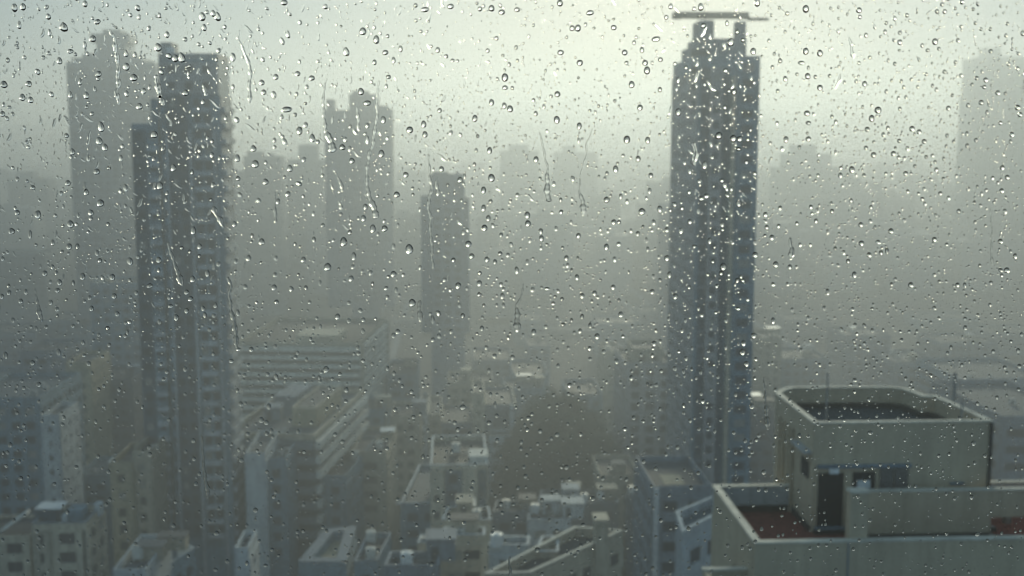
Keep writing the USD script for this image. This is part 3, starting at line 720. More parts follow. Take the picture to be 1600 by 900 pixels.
b, pl, z = roof_block('block whose banded side slants up to a corner at the bottom left', [(232, 903), (304, 856), (262, 838), (196, 872)], 160, 'blue_wall', 'roof_blue', 1.0, 'white_wall', (0,), 3, seed=15, big=False)
b, plan, z = tower('stair_slab', 'plain pale stair slab at the bottom edge right of the slanting banded block', 366, 388, 856, 150, 7, 'white_wall', 3.0, 9.0, 930, 'r', 0, 'building', None, .3, .4, .2, 'roof_grey', 0)
b.done()
b, plan, z = tower('low_block', 'pale flat roof at the bottom edge between the two left corner blocks', 176, 228, 890, 152, 14, 'white_wall', 3.0, 3.0, 930, 'f', 0, 'building', None, .6, .5, .2, 'roof_blue', 3)
b.done()
# behind the near roof, right
RB = [
 ('dark broad block in mist behind the right end of the near roof house', 1500, 1640, 592, 300, 30, 'blue_wall', 'fl', 800, 3.0, 40, .96, .45, 'roof_blue'),
 ('pale banded block right of the near roof house', 1566, 1700, 650, 190, 30, 'grey_wall', 'fl', 900, 3.0, 40, .97, .45, 'roof_blue'),
 ('low misty block behind the near roof house, left half', 1222, 1296, 560, 420, 24, 'blue_wall', 'fl', 640, 3.0, 3.3, .6, .5, 'roof_grey'),
 ('low misty block behind the near roof house with a lit roof edge', 1322, 1392, 524, 470, 24, 'grey_wall', 'fl', 640, 3.0, 3.3, .6, .5, 'roof_grey'),
 ('low misty block behind the near roof house, just left of the thin pole', 1398, 1470, 566, 380, 24, 'grey_wall', 'fl', 660, 3.0, 3.3, .6, .5, 'roof_blue'),
 ('misty slab low on the right horizon with a pale edge', 1470, 1560, 535, 460, 24, 'grey_wall', 'fl', 600, 3.0, 3.3, .6, .5, 'roof_grey'),
 ('slim misty block between the crane tower and the near roof house', 1192, 1222, 528, 400, 18, 'beige', 'fl', 760, 3.0, 3.3, .5, .5, 'roof_grey'),
 ('dark deep block at the foot of the crane tower', 1120, 1214, 690, 270, 22, 'dark_wall', 'fl', 790, 3.0, 3.3, .6, .5, 'roof_dark'),
]
for lab, x0, x1, t, Y, d, m, fc, bot, fh, bay, ww, wh, deck in RB:
    b, plan, z = tower('apartment_block', lab, x0, x1, t, Y, d, m, fh, bay, bot, fc, 0, 'apartment block', None, ww, wh, 0.25, deck, 3)
    b.done()

# --- filler blocks that stand between, seen as dim shapes
words = ['tiled', 'plain', 'stained', 'narrow', 'squat', 'boxy']
fr_ = random.Random(99)
FILL = [(640, 690, 812, 232), (540, 612, 800, 250), (250, 300, 800, 262), (310, 360, 850, 262), (450, 500, 812, 244), (938, 1000, 742, 240), (1000, 1020, 800, 200), (1180, 1210, 640, 280), (120, 172, 742, 262), (0, 60, 742, 262), (-60, 20, 590, 330), (700, 770, 596, 330), (790, 850, 606, 340), (610, 655, 650, 270), (560, 600, 640, 280)]
FILL_LAB = ['dim low block left of the twin-pier block foot',
 'dim low block behind the sunken roof court',
 'dim low block under the dark slim tower, left',
 'dim low block under the dark slim tower, right',
 'dim low block behind the pale blank slab',
 'dim block below the misty pale slab',
 'narrow dim block left of the slab with the pale edge',
 'dim block at the right foot of the crane tower',
 'dim block between the corner window block and the slim tower',
 'dim block above the corner window block',
 'dim misty block at the left edge above the blue-grey one',
 'misty block behind the white court block',
 'misty block right behind the white court block',
 'dim block left of the white court block',
 'dim block right below the banded block']
for (x0, x1, t, Y), lab in zip(FILL, FILL_LAB):
    m = fr_.choice(['grey_wall', 'blue_wall', 'pink_wall', 'beige', 'dark_wall'])
    b, plan, z = tower('apartment_block', lab, x0, x1, t, Y, 16, m, 3.0, 3.2, min(t + 120, 900), 'fr' if x1 < 712 else 'fl', 0, 'apartment block', None, .6, .5, .22, fr_.choice(['roof_grey', 'roof_blue', 'roof_dark']), 3)
    b.done()

# --- the far carpet of low roofs that reads as one mass in the mist
fr_ = random.Random(5)
mass = MB()
for gy in range(30):
    for gx in range(-34, 36):
        y0 = 800 + gy * 62 + fr_.uniform(-8, 8)
        x0 = gx * 52 + fr_.uniform(-8, 8)
        if any(abs(x0 + 18 - px_) < 38 and abs(y0 - py_) < 40 for px_, py_ in ()): continue
        w_, d_, h_ = fr_.uniform(22, 40), fr_.uniform(18, 36), fr_.choice([24, 32, 38, 46, 58, 70]) * fr_.uniform(0.8, 1.1)
        mass.box(x0, x0 + w_, y0, y0 + d_, GROUND, GROUND + h_)
        mass.box(x0 + w_ * .3, x0 + w_ * .55, y0 + d_ * .3, y0 + d_ * .6, GROUND + h_ + .002, GROUND + h_ + 3.2)
tag(obj('far_low_city', mass, 'grey_wall'), 'hazy mass of low roofs that runs back to the horizon', 'rooftops', kind='stuff')

# --- the dark wooded rise right of the picture middle
HX0, HX1, HY0, HY1 = at(786, 700, 262)[0], at(985, 700, 262)[0], 236.0, 330.0
HTOP = row_z(700, 276) - GROUND
def hill_h(x, y):
    a = np.clip(1 - np.abs((x - (HX0 + HX1) / 2) / ((HX1 - HX0) * 0.62)) ** 2.4, 0, 1)
    e = np.clip(1 - np.abs((y - 283) / 52.0) ** 2.2, 0, 1)
    from meshkit import fbm
    return HTOP * (a * e) ** 0.6 * (0.86 + 0.28 * fbm(np.stack([x / 14.0, y / 14.0, x * 0], -1), 3, 4))
gx, gy = np.meshgrid(np.linspace(HX0 - 14, HX1 + 14, 34), np.linspace(HY0 - 8, HY1 + 8, 40), indexing='ij')
hv = np.stack([gx, gy, GROUND + 0.02 + hill_h(gx, gy)], -1).reshape(-1, 3)
hf = [(a * 40 + q_, (a + 1) * 40 + q_, (a + 1) * 40 + q_ + 1, a * 40 + q_ + 1) for a in range(33) for q_ in range(39)]
tag(obj('wooded_hill', (hv, np.array(hf)), 'hill_ground', smooth=60), kind='structure')
tr = random.Random(12); nr = np.random.RandomState(12)
trees_ = UsdGeom.PointInstancer.Define(stage, '/World/hill_trees')
tp_ = []
for k in range(6):
    m = MB()
    lobes = [(tr.uniform(-1.6, 1.6), tr.uniform(-1.6, 1.6), tr.uniform(3.2, 6.4), tr.uniform(1.1, 2.0)) for _ in range(7)]
    for lx, ly, lz, lr in lobes:
        for _ in range(60):
            dv = nr.normal(size=3); dv /= np.linalg.norm(dv)
            pc = np.array([lx, ly, lz]) + dv * lr * (0.65 + 0.4 * nr.rand()) * [1, 1, 0.8]
            e1 = nr.normal(size=3); e1 /= np.linalg.norm(e1); e2 = np.cross(e1, dv + 0.3 * nr.normal(size=3)); e2 /= np.linalg.norm(e2) + 1e-9
            sz = 0.22 + 0.22 * nr.rand()
            m.add([pc - e1 * sz, pc - e2 * sz * .6, pc + e1 * sz, pc + e2 * sz * .6], [(0, 1, 2, 3)])
    m.tube((0, 0, -0.5), (0, 0, 4.6), 0.18, 6)
    for q_ in range(4): m.tube((0, 0, 2.4 + q_ * .4), (lobes[q_][0], lobes[q_][1], lobes[q_][2]), 0.08, 5)
    usdkit.mesh(stage, '/World/hill_trees/tree_shape_%03d' % (k + 1), m.arrays(), M['foliage'])
    tp_.append('/World/hill_trees/tree_shape_%03d' % (k + 1))
trees_.CreatePrototypesRel().SetTargets([Sdf.Path(p_) for p_ in tp_])
P_, S_, I_ = [], [], []
for _ in range(620):
    tx, ty = tr.uniform(HX0 - 8, HX1 + 8), tr.uniform(HY0 - 4, HY1)
    hz_ = float(hill_h(np.array([tx]), np.array([ty]))[0])
    if hz_ < 1.5: continue
    sc = tr.uniform(0.7, 1.35)
    P_.append((tx, ty, GROUND + hz_)); S_.append((sc, sc, sc * tr.uniform(.85, 1.2))); I_.append(tr.randrange(6))
trees_.CreatePositionsAttr(Vt.Vec3fArray.FromNumpy(np.array(P_, np.float32)))
trees_.CreateScalesAttr(Vt.Vec3fArray.FromNumpy(np.array(S_, np.float32)))
trees_.CreateProtoIndicesAttr(Vt.IntArray.FromNumpy(np.array(I_, np.int32)))
tag(trees_.GetPrim(), 'dark soft mass of trees right of the picture middle', 'trees', kind='stuff')

# ------------------------------------------------------------ the near concrete roof with its stair house
F = 45.0
zt = at(1272, 660, F)[2]                     # top of the stair house
zd = at(1300, 831, F)[2]                     # red deck
zp = zd + 1.15                               # outer parapet top
A = on(1180, 847, zp); Bk = on(1115, 757, zp)
yF, yB = A[1], Bk[1]
xL = A[0]
xR = xL + 22
b = Bld('roof_terrace_building', 'near concrete building with a red roof terrace behind pale parapets', 'building', (xL, yF))
plan = [np.array([xL, yF]), np.array([xR, yF]), np.array([xR, yB]), np.array([xL, yB])]
b.core(plan, zd - 0.06, 'stair_wall')
P = Polygon([b.L(p) for p in plan])
b.part('terrace_floor', prism(P.buffer(-0.2), zd - GROUND - 0.057, zd - GROUND), 'roof_red')
l = b.loc
T = 0.24
crng = random.Random(41)
def wallseg(x0, x1, y0, y1, z0, z1, m, cope=True, name='parapet', over=0.03):
    w_ = b.boxw(name, x0, x1, y0, y1, z0, z1 - 0.07, m)
    if cope:                                   # coping stones with open joints, each a little out of line
        along_x = (x1 - x0) > (y1 - y0)
        a0, a1 = (x0 - over, x1 + over) if along_x else (y0 - over, y1 + over)
        n_ = max(1, int((a1 - a0) / 1.15))
        for k_ in range(n_):
            g0, g1 = a0 + (a1 - a0) * k_ / n_ + 0.006, a0 + (a1 - a0) * (k_ + 1) / n_ - 0.006
            j_, v_ = crng.uniform(-0.008, 0.008), crng.uniform(-0.006, 0.0)
            if along_x: b.boxw('coping', g0, g1, y0 - over + j_, y1 + over + j_, z1 - 0.067, z1 + v_, 'coping', parent=w_)
            else: b.boxw('coping', x0 - over + j_, x1 + over + j_, g0, g1, z1 - 0.067, z1 + v_, 'coping', parent=w_)
    return w_
wallseg(xL, xR, yF, yF + T, zd - 0.055, zp, 'stair_wall')
wallseg(xL, xL + T, yF + T + 0.04, yB - T - 0.04, zd - 0.055, zp, 'stair_wall')
wallseg(xL, xR, yB - T, yB, zd - 0.055, zp, 'inner_wall')
# dark skirting of the terrace
b.boxw('skirting_and_shade', xL + T + 0.004, xR, yB - T - 0.12, yB - T - 0.004, zd + 0.002, zd + 0.28, 'roof_tar')
b.boxw('skirting_and_shade', xL + T + 0.004, xL + T + 0.1, yF + T + 0.1, yB - T - 0.125, zd + 0.002, zd + 0.25, 'roof_tar')
# tall pillar and the wall with the pale coping in front of the stair house
yW = F - 0.9
def px_x(px, Y, py=800): return at(px, py, Y)[0]
zw = at(1340, 767, yW)[2]
wallseg(px_x(1329, yW), px_x(1549, yW), yW, yW + 0.22, zd + 0.002, zw, 'stair_wall', name='screen_wall')
wallseg(px_x(1549.3, yW), xR - 0.3, yW + 0.002, yW + 0.218, at(1570, 808, yW)[2], zw - 0.004, 'stair_wall', name='screen_wall')
yP = yF + 0.28
b.boxw('pillar', px_x(1329, yP), px_x(1357, yP), yP, yP + 0.5, zd + 0.002, at(1340, 771, yP)[2], 'stair_wall')
b.boxw('pillar_cap', px_x(1328, yP), px_x(1358, yP), yP - 0.02, yP + 0.52, at(1340, 771, yP)[2] + 0.002, at(1340, 768, yP)[2], 'coping')
b.boxw('skirting_and_shade', px_x(1357, yW), px_x(1549, yW), yW - 0.5, yW - 0.003, zd + 0.002, zd + 0.2, 'roof_tar')  # black strip stands in for the shadow along the screen wall foot
# openings in the left face and a lower ledge
b.boxw('slit_window', xL - 0.05, xL - 0.004, yF + 1.9, yF + 3.0, zd - 3.4, zd - 0.9, 'black')
zl_ = at(1100, 889, yF + 1.2)[2]
b.boxw('lower_ledge', xL - 1.5, xL - 0.003, yF - 3.0, yF + 1.2, GROUND, zl_ - 0.7, 'roof_dark')
b.boxw('ledge_wall', xL - 1.5, xL - 0.004, yF + 1.0, yF + 1.21, zl_ - 0.698, zl_, 'stair_wall')
b.boxw('ledge_wall', xL - 1.7, xL - 1.503, yF - 3.0, yF + 1.21, GROUND, zl_, 'stair_wall')
b.boxw('ledge_coping', xL - 1.72, xL - 0.004, yF + 0.98, yF + 1.23, zl_ + .002, zl_ + .07, 'coping')
b.boxw('wall_joint', px_x(1327, yF - 0.02), px_x(1329, yF - 0.02), yF - 0.03, yF - 0.003, zd - 3, zp - 0.08, 'grey_wall')
b.boxw('drain_box', px_x(1564, F + 1), px_x(1574, F + 1), F + 0.6, F + 0.9, zd + 0.003, zd + 0.55, 'metal')
# stair house
sp = [(1272, 660), (1559, 661), (1516, 641), (1490, 629), (1463, 617.5), (1445, 617), (1432, 612), (1416, 606.5), (1392, 603.5), (1330, 603), (1236, 604), (1223, 607), (1212, 613)]
pl = [on(px, py, zt)[:2] for px, py in sp]
pl[1] = np.array([pl[1][0], pl[0][1]])
s = Bld('stair_house', 'concrete stair house with a walled hollow roof on the near red terrace', 'stair house', pl[0])
PP = Polygon([s.L(p) for p in pl]).buffer(0)
def Z(z): return z - GROUND
hollow = zt - 0.95
s.part('wall', prism(PP, Z(zd + 0.003), Z(hollow)), 'stair_wall')
par = s.part('parapet', prism(PP.difference(PP.buffer(-0.18, join_style=2)), Z(hollow + 0.002), Z(zt - 0.06)), 'stair_wall')
s.part('coping', prism(PP.buffer(0.03, join_style=2).difference(PP.buffer(-0.21, join_style=2)), Z(zt - 0.058), Z(zt)), 'coping', parent=par)
s.part('hollow_roof', prism(PP.buffer(-0.19, join_style=2), Z(hollow + 0.002), Z(hollow + 0.03)), 'roof_dark')
s.part('roof_edge', prism(PP.buffer(-0.19, join_style=2).difference(PP.buffer(-0.45, join_style=2)), Z(hollow + 0.032), Z(hollow + 0.22)), 'roof_tar')
yf = pl[0][1]
def fbox(name, p0, p1, t0, t1, o, m, label=None, parent=None, py=750, o0=0.003):
    x0, x1 = at(p0, py, yf)[0], at(p1, py, yf)[0]
    return s.boxw(name, x0, x1, yf - o, yf - o0, at((p0 + p1) / 2, t1, yf)[2], at((p0 + p1) / 2, t0, yf)[2], m, label, parent)
fbox('lintel', 1276, 1422, 725, 730, 0.12, 'grey_wall')
d1 = fbox('doorway', 1277, 1318, 739, 822, 0.03, 'black', 'tall open black doorway')
for p0, p1, t0, t1 in ((1274.5, 1277, 737, 822), (1318, 1320.5, 737, 822)): fbox('door_frame', p0, p1, t0, t1, 0.07, 'stair_wall', parent=d1)
fbox('threshold', 1274, 1321, 822, 827, 0.25, 'grey_wall')
lam = fbox('wall_lamp', 1294, 1308, 731, 738.5, 0.2, 'white_paint')
fbox('bracket', 1299, 1303, 728, 731, 0.12, 'metal', parent=lam)
w1 = fbox('window', 1332, 1367, 737, 768, 0.03, 'black', 'dark window with a white board behind it')
fbox('window_frame', 1348, 1350, 737, 749, 0.06, 'dark_metal', parent=w1, o0=0.032)
fbox('white_board', 1339, 1359.5, 750, 768, 0.05, 'white_paint', parent=w1, o0=0.032)
for p0, p1 in ((1374, 1395), (1397, 1418)):
    f = fbox('shutter', p0, p1, 730.5, 770, 0.06, 'shutter')
    for k in range(8):
        fbox('slat', p0 + 1, p1 - 1, 732 + k * 4.6, 735.4 + k * 4.6, 0.085, 'shutter', parent=f, o0=0.062)
fbox('bracket', 1484, 1506, 753, 756, 0.1, 'grey_wall')
fbox('panel', 1484, 1507, 690, 751, 0.02, 'stair_wall')
s.boxw('drain_pipe', pl[1][0] - 0.1, pl[1][0] + 0.02, yf - 0.1, yf - 0.003, zd + 0.01, zt - 0.08, 'roof_tar')
fbox('skirting_and_shade', 1273, 1556, 823, 831, 0.3, 'roof_tar')
# left face: small opening, pipes
fl0, fl1 = np.array(pl[0]), np.array(pl[-1])
Lf = np.linalg.norm(fl1 - fl0)
zc_ = lambda py: at(1257, py, yf + 0.6)[2]
s.part('side_opening', s.ob(MB(), fl1, fl0, Lf - 1.45, Lf - 0.45, 0.003, 0.03, zc_(747), zc_(720)), 'black')
s.part('side_hood', s.ob(MB(), fl1, fl0, Lf - 2.0, Lf - 0.1, 0.003, 0.35, zc_(704), zc_(701)), 'inner_wall')
for q_, r_ in ((2.6, .06), (3.2, .045), (3.9, .07), (4.6, .045)):
    u_ = (fl0 - fl1) / Lf; n_ = np.array([u_[1], -u_[0]])
    c_ = s.L(fl0 - u_ * q_ + n_ * (r_ + .03))
    s.part('pipe', MB().tube((c_[0], c_[1], Z(zd)), (c_[0], c_[1], Z(zt - 0.9)), r_), 'stair_wall', smooth=40)
s.part('skirting_and_shade', s.ob(MB(), fl1, fl0, 0.1, Lf - 0.02, 0.003, 0.06, zd + .004, zd + 0.26), 'roof_tar')
# poles on the stair house
for lab, px, py0, py1, yy, r_ in (('thin pole on the stair house roof, left one', 1291, 582, 652, yf + 1.4, 0.045), ('short thin pole at the right front of the stair house', 1501.5, 626, 664, yf + 0.5, 0.045), ('grey pole rising behind the right end of the stair house', 1490, 582, 632, yf + 4.6, 0.09)):
    base_ = np.array([at(px, py1, yy)[0], yy, hollow if 'right end' not in lab else zd])
    t_ = thing('pole', lab, 'pole', base_)
    hh = at(px, py0, yy)[2] - base_[2]
    obj('shaft', MB().tube((0, 0, 0.03), (0, 0, hh), r_ * 0.8), 'metal', t_, smooth=40)
    obj('foot', MB().tube((0, 0, 0.031 if 'right end' not in lab else 0.004), (0, 0, 0.09), r_ * 2.5), 'metal', t_, smooth=40)

